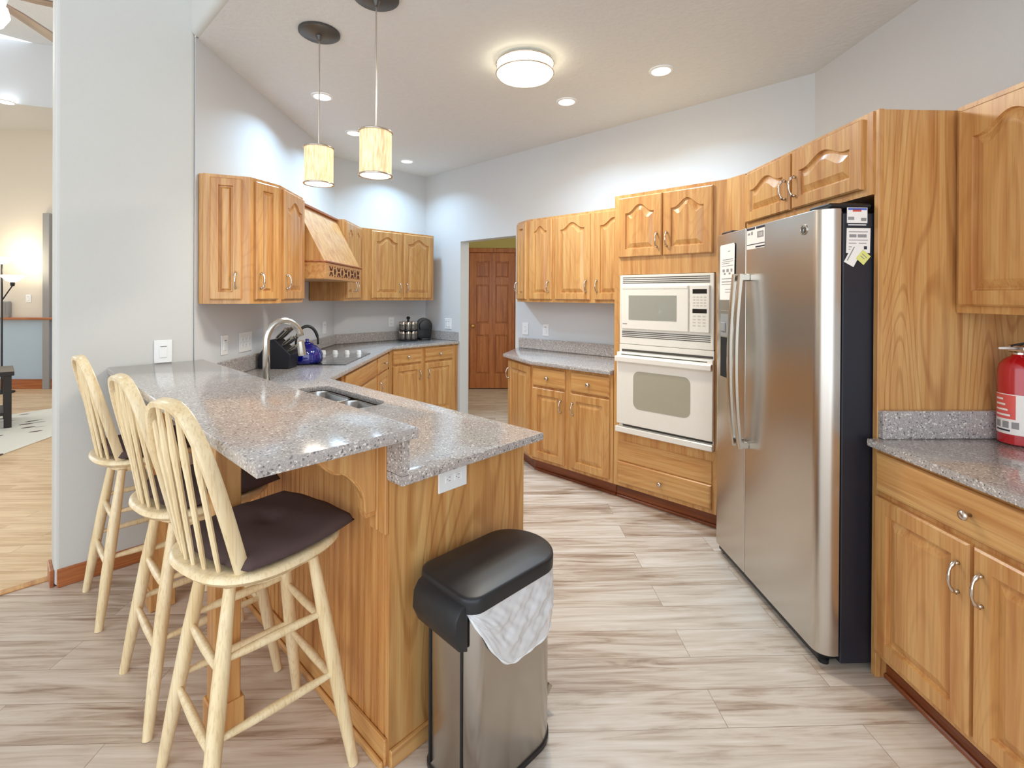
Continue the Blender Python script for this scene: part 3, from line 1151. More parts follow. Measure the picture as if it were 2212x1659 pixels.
# wall oven
r = thing('built_in_oven', 'biscuit single wall oven with rounded grey window below the microwave', 'oven', (FX, OY0, 0), RZ)
bm = new()
box(bm, mx0 - 0.002, mx1 + 0.002, -0.010, 0.5, 0.50, 1.113, 0.003)
obj('body', bm, 'appl', r)
for x0, x1, y0, y1, z0, z1 in ((mx0 + 0.02, mx1 - 0.004, -0.014, -0.009, 1.063, 1.078), (mx0 + 0.03, mx1 - 0.03, -0.0385, -0.035, 1.040, 1.046), (mx0 + 0.03, mx1 - 0.004, -0.013, -0.009, 0.537, 0.552)):
    bm = new()
    box(bm, x0, x1, y0, y1, z0, z1)
    obj('vent_gap_shade', bm, 'vent_dark', r)  # dark strip paints the shade of the gap
bm = new()
box(bm, mx0 - 0.006, mx1 + 0.004, -0.038, -0.010, 0.556, 1.058, 0.006, 2)
d = obj('door', bm, 'appl', r)
bm = new()
tube(bm, [(mx0 - 0.004, -0.052, 1.012), (mx1 + 0.002, -0.052, 1.012)], 1.0, flat=(0.016, 0.020), up=(0, 0, 1))
box(bm, mx0 - 0.004, mx1 + 0.002, -0.052, -0.036, 0.998, 1.030, 0.003)
obj('handle_bar', bm, 'appl', d)
bm = new()
prism(bm, rrect(mx0 + 0.125, mx1 - 0.135, 0.675, 0.935, 0.045), -0.0005, 0.0018, mat=Matrix.Translation((0, -0.038, 0)) @ Matrix.Rotation(PI / 2, 4, 'X'))
obj('window', bm, 'appl_glass', d)
bm = new()
box(bm, mx0 - 0.018, mx1 + 0.004, -0.040, 0.0, 0.494, 0.534, 0.004)
obj('bottom_trim', bm, 'appl', r)

# ------------------------------------------------------------------ refrigerator alcove
FC = 2.045            # face of fridge surround, x-y
RF = -3 * PI / 4
t0, t1 = 1.826, 2.736
q = ST(2.758, FC)
r = cabinet('over_fridge_cabinet', 'short oak cabinet with two arched doors over the refrigerator', q, RF, 2.758 - 1.820, (CF - FC) / R2 - 0.004, 1.845, 2.165, False)
add_door(r, 0.015, 0.435, 1.872, 2.148, True, 'RB')
add_door(r, 0.455, 0.895, 1.872, 2.148, True, 'LB')
q = ST(1.818, FC + 0.010)
r = thing('tall_end_panel', 'full height oak side panel to the right of the refrigerator', 'panel', (q[0], q[1], 0), RF)
bm = new()
box(bm, 0, 0.018, 0.02, (CF - FC) / R2 - 0.002, 0.0, 2.165)
obj('side_board', bm, 'oak_panel', r)
bm = new()
box(bm, -0.004, 0.020, 0, 0.02, 0.0, 2.167, 0.002)
obj('front_edge', bm, 'oak', r)

# refrigerator: local x 0..0.91 left to right seen from the front, y into the alcove
FR = 1.768
q = ST(t1, FR)
r = thing('refrigerator', 'stainless side-by-side refrigerator with dark side and ice dispenser', 'refrigerator', (q[0], q[1], 0), RF)
fw_ = t1 - t0
dth = 0.075
bm = new()
box(bm, 0.004, fw_ - 0.002, dth + 0.012, (CF - FR) / R2 - 0.03, 0.03, 1.775, 0.004)
obj('body', bm, 'fridge_side', r)['label'] = 'midnight dark cabinet'
bm = new()
box(bm, 0.012, fw_ - 0.010, dth - 0.002, dth + 0.016, 0.06, 1.78)
obj('door_gasket', bm, 'gasket', r)


def fdoor(x0, x1, rl_, rr_):
    pl = []
    n_ = 8
    for i in range(n_ + 1):
        a = PI / 2 * i / n_
        pl.append((x0 + rl_ * (1 - math.cos(a)) if False else x0 + rl_ * (1 - math.sin(a)), rl_ * (1 - math.cos(a)) if False else 0))
    return pl


def door_plan(x0, x1, rl_, rr_):
    out = [(x1, dth), (x0, dth)]
    for i in range(9):
        a = PI / 2 * i / 8
        out.append((x0 + rl_ - rl_ * math.cos(a), rl_ - rl_ * math.sin(a)))
    for i in range(9):
        a = PI / 2 * i / 8
        out.append((x1 - rr_ + rr_ * math.sin(a), rr_ - rr_ * math.cos(a)))
    return out


xs_ = 0.345
dz0, dz1 = 0.062, 1.792
bm = new()
prism(bm, door_plan(0.0, xs_ - 0.003, 0.05, 0.006), dz0, dz1, 0.003, 1)
fd = obj('freezer_door', bm, 'steel', r, smooth=35)
bm = new()
prism(bm, door_plan(xs_ + 0.003, fw_ + 0.004, 0.006, 0.055), dz0, dz1, 0.003, 1)
rd = obj('fridge_door', bm, 'steel', r, smooth=35)
# dispenser recess
bm = new()
box(bm, 0.075, 0.225, -0.004, 0.001, 0.99, 1.375, 0.002)
dsp = obj('dispenser_frame', bm, 'chrome', fd)
bm = new()
box(bm, 0.090, 0.212, -0.0055, -0.0035, 1.235, 1.355)
box(bm, 0.098, 0.150, -0.012, -0.005, 1.26, 1.31, 0.003)
obj('dispenser_panel', bm, 'greybox', fd)
bm = new()
box(bm, 0.090, 0.212, -0.0055, -0.0035, 1.012, 1.228)
obj('dispenser_cavity', bm, 'gasket', fd)
# bowed bar handles
for dpar, hx, sgn in ((fd, xs_ - 0.030, -1), (rd, xs_ + 0.030, 1)):
    bm = new()
    pts = []
    for i in range(25):
        u = -1 + 2 * i / 24
        pts.append((hx, -0.040 - 0.026 * (1 - u * u), 1.130 + 0.432 * u))
    tube(bm, pts, 1.0, flat=(0.015, 0.009), up=(0, -1, 0))
    for zz in (0.715, 1.545):
        box(bm, hx - 0.013, hx + 0.013, -0.042, 0.002, zz - 0.017, zz + 0.017, 0.004)
    obj('door_handle', bm, 'chrome', dpar, smooth=40)['label'] = 'long bowed bar handle'
bm = new()
box(bm, 0.01, fw_ - 0.05, 0.03, 0.30, 0.012, 0.058, 0.004)
obj('base_grille', bm, 'black', r)
for fx_ in (0.04, fw_ - 0.06):
    bm = new()
    lathe(bm, [(0.02, 0), (0.02, 0.014), (0.012, 0.02)], 12)
    obj('foot', bm, 'black', r, (fx_, 0.06, 0.0))
for fx_ in (0.035, fw_ - 0.10):
    bm = new()
    box(bm, fx_ - 0.02, fx_ + 0.10, 0.03, 0.20, 1.7925, 1.812, 0.006)
    obj('hinge_cover', bm, 'black', r)
bm = new()
MB_ = Matrix.Translation((0.825 - 0.02, 0.0, 1.722)) @ Matrix.Rotation(PI / 2, 4, 'X')
lathe(bm, [(0.022, -0.001), (0.022, 0.003), (0.018, 0.004), (0.017, 0.0025)], 24, MB_)
bd = obj('badge', bm, 'chrome', rd, smooth=40)
bm = new()
pts = []
for i in range(40):
    a = i / 39 * 4 * PI
    rr = 0.011 - 0.004 * math.cos(a * 1.5)
    pts.append((0.805 + rr * math.cos(a), -0.0035, 1.722 + rr * math.sin(a)))
tube(bm, pts, 0.0011, 5, up=(0, 1, 0))
obj('badge_monogram', bm, 'bronze', bd)


def sheet(name, label, cat, poly, parentless_mat, mat='paper', thick=0.0006, rows=(), inkmats=(), group=None):
    """thin paper on a vertical face; poly and rows in local x,z; local y=0 at the face, paper toward -y"""
    rr = thing(name, label, cat, group=group)
    rr.matrix_world = parentless_mat
    RX = Matrix.Rotation(PI / 2, 4, 'X')
    bm_ = new()
    prism(bm_, poly, 0.0, thick, mat=RX)
    obj('sheet', bm_, mat, rr)
    for i_, (x0, x1, z0, z1, mm) in enumerate(rows):
        bm_ = new()
        box(bm_, x0, x1, -thick - 0.0004, -thick + 0.0001, z0, z1)
        obj('print', bm_, mm, rr)
    return rr


def onFridge(x, y, z):
    return r.matrix_basis @ Matrix.Translation((x, y, z))


FM = Matrix.Translation((ST(t1, FR)[0], ST(t1, FR)[1], 0)) @ Matrix.Rotation(RF, 4, 'Z')
# long notice hanging on the freezer door
rows = [(0.03, 0.15, 0.215, 0.219, 'ink'), (0.02, 0.15, 0.205, 0.208, 'ink'), (0.02, 0.11, 0.195, 0.198, 'ink'), (0.02, 0.15, 0.182, 0.185, 'ink'),
        (0.03, 0.055, 0.150, 0.166, 'ink'), (0.075, 0.10, 0.150, 0.166, 'ink'), (0.12, 0.14, 0.150, 0.166, 'ink'), (0.045, 0.065, 0.136, 0.146, 'ink'), (0.10, 0.12, 0.136, 0.146, 'ink'),
        (0.02, 0.14, 0.112, 0.116, 'ink'), (0.02, 0.14, 0.095, 0.100, 'ink'), (0.02, 0.13, 0.082, 0.085, 'ink'), (0.06, 0.14, 0.055, 0.058, 'ink'), (0.06, 0.14, 0.04, 0.043, 'ink'), (0.09, 0.115, 0.258, 0.263, 'ink')]
sheet('paper_notice', 'long white notice with print on the freezer door', 'paper', [(0, 0), (0.155, 0), (0.165, 0.29), (0.155, 0.30), (0.008, 0.30), (0.0, 0.29)], FM @ Matrix.Translation((0.078, -0.0045, 1.432)), rows=rows)
rows = [(0.0, 0.075, 0.093, 0.104, 'inkdark'), (0.085, 0.16, 0.093, 0.104, 'inkdark'), (0.01, 0.03, 0.07, 0.08, 'ink'), (0.04, 0.055, 0.068, 0.085, 'ink'),
        (0.095, 0.15, 0.05, 0.08, 'ink'), (0.105, 0.14, 0.056, 0.074, 'paper'), (0.0, 0.16, 0.02, 0.024, 'inkdark'), (0.08, 0.16, 0.004, 0.011, 'inkdark')]
sheet('energy_sticker', 'small white sticker with dark header at the top of the fridge door', 'sticker', [(0, 0), (0.16, 0), (0.16, 0.105), (0, 0.105)], FM @ Matrix.Translation((xs_ + 0.012, -0.0004, 1.682)), rows=rows)
# papers on the dark side: local frame with -y facing the camera (toward -s)
SM0 = FM @ Matrix.Translation((fw_ - 0.002, 0.1005, 0)) @ Matrix.Rotation(PI / 2, 4, 'Z')
rows = [(0.004, 0.078, 0.05, 0.058, 'inkblue'), (0.022, 0.056, 0.044, 0.054, 'inkred'), (0.004, 0.028, 0.012, 0.024, 'ink'), (0.028, 0.05, 0.004, 0.022, 'paper'), (0.055, 0.076, 0.008, 0.02, 'ink')]
t_ = sheet('fridge_magnet', 'blue and white picture magnet at the top of the refrigerator side', 'magnet', [(0, 0), (0.08, 0), (0.08, 0.06), (0, 0.06)], SM0 @ Matrix.Translation((0.0, -0.0003, 1.735)), thick=0.002, rows=rows)
rows = [(0.004, 0.075, 0.004, 0.008, 'paper')]
sheet('fridge_magnet', 'narrow black strip magnet under the picture magnet', 'magnet', [(0, 0), (0.08, 0), (0.08, 0.012), (0, 0.012)], SM0 @ Matrix.Translation((0.0, -0.0003, 1.722)), mat='inkdark', thick=0.002, rows=rows)
rows = [(0.01, 0.085, 0.080, 0.083, 'ink'), (0.012, 0.04, 0.06, 0.072, 'ink'), (0.045, 0.08, 0.06, 0.072, 'ink'), (0.01, 0.085, 0.048, 0.051, 'ink'), (0.01, 0.04, 0.036, 0.039, 'ink'), (0.05, 0.08, 0.036, 0.039, 'ink'), (0.01, 0.03, 0.022, 0.025, 'ink'), (0.01, 0.03, 0.012, 0.015, 'ink'), (0.07, 0.082, 0.014, 0.026, 'inkdark')]
sheet('paper_note', 'white printed card on the dark refrigerator side', 'paper', [(0, 0), (0.094, 0), (0.096, 0.096), (0.002, 0.096)], SM0 @ Matrix.Translation((-0.002, -0.0003, 1.620)), rows=rows)
sheet('paper_note', 'tilted white slip overlapping the printed card', 'paper', [(-0.025, -0.05), (0.018, -0.05), (0.018, 0.03), (-0.025, 0.03)], SM0 @ Matrix.Translation((0.034, -0.0016, 1.618)) @ Matrix.Rotation(math.radians(28), 4, 'Y'), rows=[(-0.018, -0.014, -0.04, 0.02, 'ink')])
sheet('sticky_note', 'small tilted yellow note on the refrigerator side', 'paper', [(-0.02, -0.022), (0.02, -0.022), (0.02, 0.022), (-0.02, 0.022)], SM0 @ Matrix.Translation((0.064, -0.0028, 1.603)) @ Matrix.Rotation(math.radians(40), 4, 'Y'), mat='paper_yellow', rows=[(-0.012, 0.012, 0.006, 0.009, 'ink'), (-0.012, 0.008, -0.004, -0.001, 'ink')])

# ------------------------------------------------------------------ right hand counter
r = cabinet('base_cabinet', 'oak base cabinet with one wide drawer over two doors, right of the refrigerator', ST(1.798, FC), RF, 0.80, (CF - FC) / R2 - 0.004, 0, 0.884)
add_drawer(r, 0.02, 0.762, 0.725, 0.868)
add_door(r, 0.02, 0.385, 0.125, 0.705, False, 'RT')
add_door(r, 0.398, 0.762, 0.125, 0.705, False, 'LT')
rt = thing('granite_countertop', 'granite counter with the red fire extinguisher, right of the refrigerator', 'countertop')
bm = new()
prism(bm, [ST(1.7985, CF - 0.004), ST(0.95, CF - 0.004), ST(0.95, 2.0), ST(1.7985, 2.0)], 0.884, 0.914, 0.006)
obj('slab', bm, 'granite', rt, smooth=30)
bm = new()
prism(bm, [ST(1.798, CF - 0.03), ST(1.798, 2.06), ST(1.776, 2.06), ST(1.776, CF - 0.03)], 0.9145, 1.02, 0.003, 1)
prism(bm, [ST(1.776, CF - 0.004), ST(0.95, CF - 0.004), ST(0.95, CF - 0.032), ST(1.776, CF - 0.032)], 0.9145, 1.02, 0.003, 1)
obj('backsplash', bm, 'granite', rt)
r = cabinet('upper_cabinet', 'large oak wall cabinet with arched door at the right edge, above the extinguisher', ST(1.797, 2.487), RF, 0.80, (CF - 2.487) / R2 - 0.004, ZU, 2.172, False)
add_door(r, 0.022, 0.40, ZU + 0.028, 2.150, True, None)
add_door(r, 0.41, 0.78, ZU + 0.028, 2.150, True, None)

# fire extinguisher
q = ST(1.716, 2.715)
r = thing('fire_extinguisher', 'red fire extinguisher with white label standing on the right counter', 'fire extinguisher', (q[0], q[1], 0.9145))
bm = new()
lathe(bm, [(0.050, 0), (0.058, 0.006), (0.058, 0.265), (0.054, 0.29), (0.040, 0.31), (0.022, 0.322), (0.018, 0.33)], 32)
obj('cylinder', bm, 'red', r, smooth=40)


def band(r0, z0, z1, a0, a1, n=20):
    b_ = new()
    pa, pb = [], []
    for i in range(n + 1):
        a = a0 + (a1 - a0) * i / n
        for rr, lst in ((r0, pa),):
            lst.append((b_.verts.new((rr * math.cos(a), rr * math.sin(a), z0)), b_.verts.new((rr * math.cos(a), rr * math.sin(a), z1))))
    for u, v in zip(pa, pa[1:]):
        b_.faces.new((u[0], v[0], v[1], u[1]))
    return b_


A0 = math.radians(86)
lb = obj('label', band(0.0585, 0.04, 0.185, A0 + 0.1, A0 + 3.2), 'paper', r, smooth=True)
obj('label_red_panel', band(0.0589, 0.095, 0.182, A0 + 0.12, A0 + 1.45), 'redlabel', lb, smooth=True)
bm = new()
for k in range(4):
    merge(bm, band(0.0593, 0.105 + 0.019 * k, 0.112 + 0.019 * k, A0 + 0.3, A0 + 1.2 - 0.12 * k))
obj('label_text', bm, 'paper', lb)
bm = new()
for k in range(3):
    merge(bm, band(0.0592, 0.062, 0.086, A0 + 0.35 + 0.46 * k, A0 + 0.68 + 0.46 * k))
obj('label_pictograms', bm, 'ink', lb)
bm = new()
merge(bm, band(0.0592, 0.05, 0.056, A0 + 0.35, A0 + 1.2))
obj('label_caption', bm, 'inkdark', lb)
bm = new()
lathe(bm, [(0.02, 0.328), (0.02, 0.335), (0.013, 0.34), (0.013, 0.36)], 16)
box(bm, -0.03, 0.03, -0.014, 0.014, 0.335, 0.362, 0.004, mat=Matrix.Rotation(-PI / 4 * 3, 4, 'Z'))
obj('valve', bm, 'nickel', r, smooth=40)
bm = new()
RMx = Matrix.Rotation(-PI / 4 * 3 + 0.4, 4, 'Z')
tube(bm, [(-0.02, 0, 0.358), (0.03, 0, 0.375), (0.075, 0, 0.366)], 1.0, flat=(0.011, 0.004), mat=RMx)
tube(bm, [(-0.02, 0, 0.352), (0.03, 0, 0.348), (0.078, 0, 0.335)], 1.0, flat=(0.011, 0.004), mat=RMx)
obj('lever', bm, 'black', r)
bm = new()
tube(bm, [(0, 0, 0.35), (-0.045, 0.035, 0.352), (-0.07, 0.055, 0.352)], [0.006, 0.005, 0.004], 8)
obj('nozzle', bm, 'paper', r, smooth=True)

# ------------------------------------------------------------------ things on the cooktop side counter
q0 = ST(3.725, -1.61)
r = thing('cooktop', 'black ceramic glass cooktop with four white knobs on the diagonal counter', 'cooktop', (q0[0], q0[1], 0.9145), PI / 4)
bm = new()
box(bm, 0, 0.735, 0, 0.50, 0, 0.006, 0.002)
obj('glass_top', bm, 'cookglass', r)
bm = new()
for cx, cy, rr in ((0.18, 0.14, 0.095), (0.18, 0.36, 0.075), (0.46, 0.14, 0.075), (0.46, 0.36, 0.105)):
    lathe(bm, [(rr, 0.0061), (rr, 0.0064), (rr - 0.006, 0.0064), (rr - 0.006, 0.0061)], 36, Matrix.Translation((cx, cy, 0)), cap=False)
obj('burner_rings', bm, 'burner', r)
for k in range(4):
    bm = new()
    lathe(bm, [(0.025, 0.006), (0.022, 0.012), (0.020, 0.030), (0.017, 0.033), (0.001, 0.0335)], 20)
    box(bm, -0.004, 0.004, -0.018, 0.018, 0.030, 0.038, 0.002)
    obj('control_knob', bm, 'white', r, (0.675, 0.09 + 0.105 * k, 0), smooth=40)

q = (1.665, 3.735)
r = thing('tea_kettle', 'shiny cobalt blue kettle with black loop handle on the cooktop', 'kettle', (q[0], q[1], 0.9207), -0.3)
r.scale = (1.12, 1.12, 1.12)
bm = new()
lathe(bm, [(0.088, 0), (0.098, 0.006), (0.104, 0.03), (0.102, 0.06), (0.090, 0.09), (0.066, 0.115), (0.045, 0.126), (0.042, 0.13)], 32)
obj('body', bm, 'blue_enamel', r, smooth=True)
bm = new()
lathe(bm, [(0.043, 0.1295), (0.040, 0.137), (0.015, 0.143), (0.010, 0.150), (0.014, 0.158), (0.010, 0.165), (0.001, 0.166)], 24)
obj('lid', bm, 'blue_enamel', r, smooth=True)
bm = new()
tube(bm, [(-0.085, 0, 0.075), (-0.12, 0, 0.11), (-0.135, 0, 0.135)], [0.022, 0.015, 0.012], 12, up=(0, 1, 0))
obj('spout', bm, 'blue_enamel', r, smooth=True)
bm = new()
pts = []
for i in range(19):
    a = PI * (-0.03 + 1.06 * i / 18)
    pts.append((0.072 * math.cos(a), 0, 0.135 + 0.118 * math.sin(a)))
tube(bm, pts, [0.007] * 3 + [0.010] * 13 + [0.007] * 3, 10, up=(0, 1, 0))
obj('handle', bm, 'black', r, smooth=True)

q = ST(3.60, -2.235)
kb = thing('knife_block', 'black slanted knife block left of the blue kettle', 'knife block', (q[0], q[1], 0.9145), math.radians(-48))
prof = [(-0.12, 0), (0.10, 0), (0.115, 0.10), (-0.005, 0.215), (-0.055, 0.205), (-0.12, 0.09)]
bm = new()
prism(bm, prof, -0.065, 0.065, 0.005, 2, mat=Matrix.Rotation(PI / 2, 4, 'X'))
obj('block', bm, 'navyblock', kb)
KM = Matrix.Translation((q[0], q[1], 0.9145)) @ Matrix.Rotation(math.radians(-48), 4, 'Z')


def make_knife():
    k = thing('kitchen_knife', '', 'knife', group='knives in the block')
    bm_ = new()
    tube(bm_, [(0, 0, 0.0), (0, 0, 0.03), (0, 0, 0.085), (0, 0, 0.10)], [0.7, 1.0, 0.95, 1.1], flat=(0.0075, 0.012), up=(1, 0, 0))
    obj('handle', bm_, 'knife', k)
    bm_ = new()
    tube(bm_, [(0, 0, 0.012), (0, 0, 0.082)], 1.0, flat=(0.009, 0.006), up=(1, 0, 0))
    obj('grip_inlay', bm_, 'black', k)
    return k


k0 = make_knife()
first = True
kn = 0
for row, (fx_, fz_) in enumerate(((0.0, 0.2135), (0.045, 0.169), (0.088, 0.128))):
    for col in range(3):
        k = k0 if first else copy_tree(k0)
        first = False
        k.matrix_world = KM @ Matrix.Translation((fx_ - 0.002, -0.042 + 0.042 * col, fz_)) @ Matrix.Rotation(math.radians(46 + 6 * row), 4, 'Y') @ Matrix.Scale(1.05 - 0.14 * row, 4)
        k['label'] = ('steel handled knife in the %s row of the black knife block, %s slot' % (('upper', 'middle', 'lower')[row], ('front', 'centre', 'rear')[col]))
        kn += 1

# spice carousel with its jars
q = (3.345, 4.805)
SK = 1.32
r = thing('spice_rack', 'round black two-tier spice carousel on the back corner counter', 'spice rack', (q[0], q[1], 0.9145))
r.scale = (SK, SK, SK)
bm = new()
lathe(bm, [(0.088, 0), (0.090, 0.010), (0.086, 0.014), (0.02, 0.015)], 28)
lathe(bm, [(0.082, 0.090), (0.085, 0.094), (0.082, 0.098), (0.02, 0.098)], 28)
obj('tiers', bm, 'black', r, smooth=40)
bm = new()
lathe(bm, [(0.010, 0.012), (0.010, 0.19), (0.016, 0.195), (0.018, 0.205), (0.010, 0.215), (0.001, 0.216)], 14)
obj('post', bm, 'black', r, smooth=40)
j0 = None
for tier in range(2):
    for i in range(8):
        a = 2 * PI * i / 8 + 0.2
        if j0 is None:
            j = thing('spice_jar', '', 'jar', group='jars on the spice carousel')
            bm = new()
            lathe(bm, [(0.020, 0), (0.0215, 0.004), (0.0215, 0.045), (0.018, 0.05)], 14)
            obj('glass', bm, 'jar', j, smooth=40)
            bm = new()
            lathe(bm, [(0.0212, 0.049), (0.0215, 0.068), (0.019, 0.071), (0.001, 0.0715)], 14)
            obj('lid', bm, 'nickel', j, smooth=40)
            j0 = j
        else:
            j = copy_tree(j0)
        j.location = (q[0] + SK * 0.060 * math.cos(a), q[1] + SK * 0.060 * math.sin(a), 0.9145 + SK * (0.0152, 0.0982)[tier])
        j.scale = (SK, SK, SK)
        fr = 'front' if math.sin(a) < 0 else 'rear'
        j['label'] = 'silver-lidded spice jar in the %s half of the %s tier of the black carousel' % (fr, ('lower', 'upper')[tier])

q = (3.575, 4.80)
r = thing('coffee_maker', 'rounded black pod coffee maker in the back corner beside the spice carousel', 'coffee maker', (q[0], q[1], 0.9145), -0.5)
bm = new()
prism(bm, rrect(-0.065, 0.065, -0.11, 0.09, 0.04), 0, 0.022, 0.004)
obj('base', bm, 'black', r, smooth=35)
bm = new()
prism(bm, [(0.095 * math.cos(PI * i / 20), 0.155 + 0.105 * math.sin(PI * i / 20)) for i in range(21)] + [(-0.078, 0.02), (0.078, 0.02)], -0.02, 0.10, 0.010, 2, mat=Matrix.Rotation(PI / 2, 4, 'X') @ Matrix.Scale(-1, 4, (0, 0, 1)))
prism(bm, [(0.070 * math.cos(PI * i / 16), 0.160 + 0.075 * math.sin(PI * i / 16)) for i in range(17)] + [(-0.06, 0.12), (0.06, 0.12)], -0.10, -0.021, 0.010, 2, mat=Matrix.Rotation(PI / 2, 4, 'X') @ Matrix.Scale(-1, 4, (0, 0, 1)))
obj('housing', bm, 'black', r, smooth=35)

# ------------------------------------------------------------------ switches and outlets
def plate(name, label, loc, rz, w_, h_, kind, n=1):
    p = thing(name, label, 'outlet' if 'outlet' in name else 'switch', loc, rz)
    b_ = new()
    box(b_, -w_ / 2, w_ / 2, -0.006, 0, -h_ / 2, h_ / 2, 0.002)
    obj('cover_plate', b_, 'white', p)
    for i in range(n):
        cx = (i - (n - 1) / 2) * 0.046
        if kind == 'rocker':
            b_ = new()
            box(b_, cx - 0.0165, cx + 0.0165, -0.010, -0.005, -0.034, 0.034, 0.002)
            obj('rocker', b_, 'white', p)
            b_ = new()
            box(b_, cx - 0.015, cx + 0.015, -0.0104, -0.0098, 0.026, 0.031)
            obj('locator_slot', b_, 'ink', p)
        else:
            for cz in (-0.02, 0.02):
                b_ = new()
                zz = cz if kind == 'outlet' else 0
                xx = cx if kind == 'outlet' else cx + cz
                box(b_, xx - 0.015, xx + 0.015, -0.008, -0.005, zz - 0.014, zz + 0.014, 0.003)
                rc = obj('receptacle', b_, 'white', p)
                b_ = new()
                for dx in (-0.006, 0.006):
                    if kind == 'outlet':
                        box(b_, xx + dx - 0.0012, xx + dx + 0.0012, -0.0085, -0.0078, zz - 0.002, zz + 0.006)
                    else:
                        box(b_, xx - 0.002, xx + 0.006, -0.0085, -0.0078, zz + dx - 0.0012, zz + dx + 0.0012)
                lathe(b_, [(0.002, 0), (0.002, 0.0007)], 8, Matrix.Translation((xx, -0.0078, zz - 0.007) if kind == 'outlet' else (xx - 0.008, -0.0078, zz)) @ Matrix.Rotation(PI / 2, 4, 'X'))
                obj('slots', b_, 'ink', rc)
    return p


plate('light_switch', 'white rocker switch on the greige pillar just above the bar top', (0.647, YP - 0.001, 1.128), 0, 0.082, 0.126, 'rocker')
q = ST((1.013 + 3.484) / R2, C45 + 0.001)
plate('light_switch', 'slim white switch on the cooktop wall nearest the pillar', (q[0], q[1], 1.122), PI / 4, 0.078, 0.126, 'rocker')
q = ST((1.20 + 3.67) / R2, C45 + 0.001)
plate('wall_outlet', 'wide white double outlet plate on the cooktop wall left of the faucet neck', (q[0], q[1], 1.118), PI / 4, 0.165, 0.135, 'outlet', 3)
q = ST((2.297 + 4.768) / R2, C45 + 0.001)
plate('light_switch', 'white switch on the cooktop wall near the inner corner', (q[0], q[1], 1.115), PI / 4, 0.10, 0.125, 'rocker')
plate('wall_outlet', 'white outlet on the back wall left of the spice carousel', (3.23, YM - 0.001, 1.128), 0, 0.075, 0.118, 'outlet')
plate('light_switch', 'white switch plate between the back corner and the doorway', (XO - 0.001, 4.535, 1.11), RZ, 0.125, 0.128, 'rocker', 2)
plate('wall_outlet', 'left white outlet over the small granite counter right of the doorway', (XO - 0.001, 3.298, 1.112), RZ, 0.082, 0.125, 'outlet')
plate('light_switch', 'right white switch over the small granite counter', (XO - 0.001, 3.03, 1.112), RZ, 0.078, 0.118, 'rocker')
plate('wall_outlet', 'white horizontal outlet on the oak end of the peninsula', (1.076, 1.2835, 0.826), 0, 0.125, 0.082, 'houtlet')

# ------------------------------------------------------------------ bar stools
def leg_path(a, b, r0, r1, r2):
    A, B = Vector(a), Vector(b)
    return [A, A.lerp(B, 0.35), A.lerp(B, 0.7), B], [r0, r1, r1 * 0.97, r2]


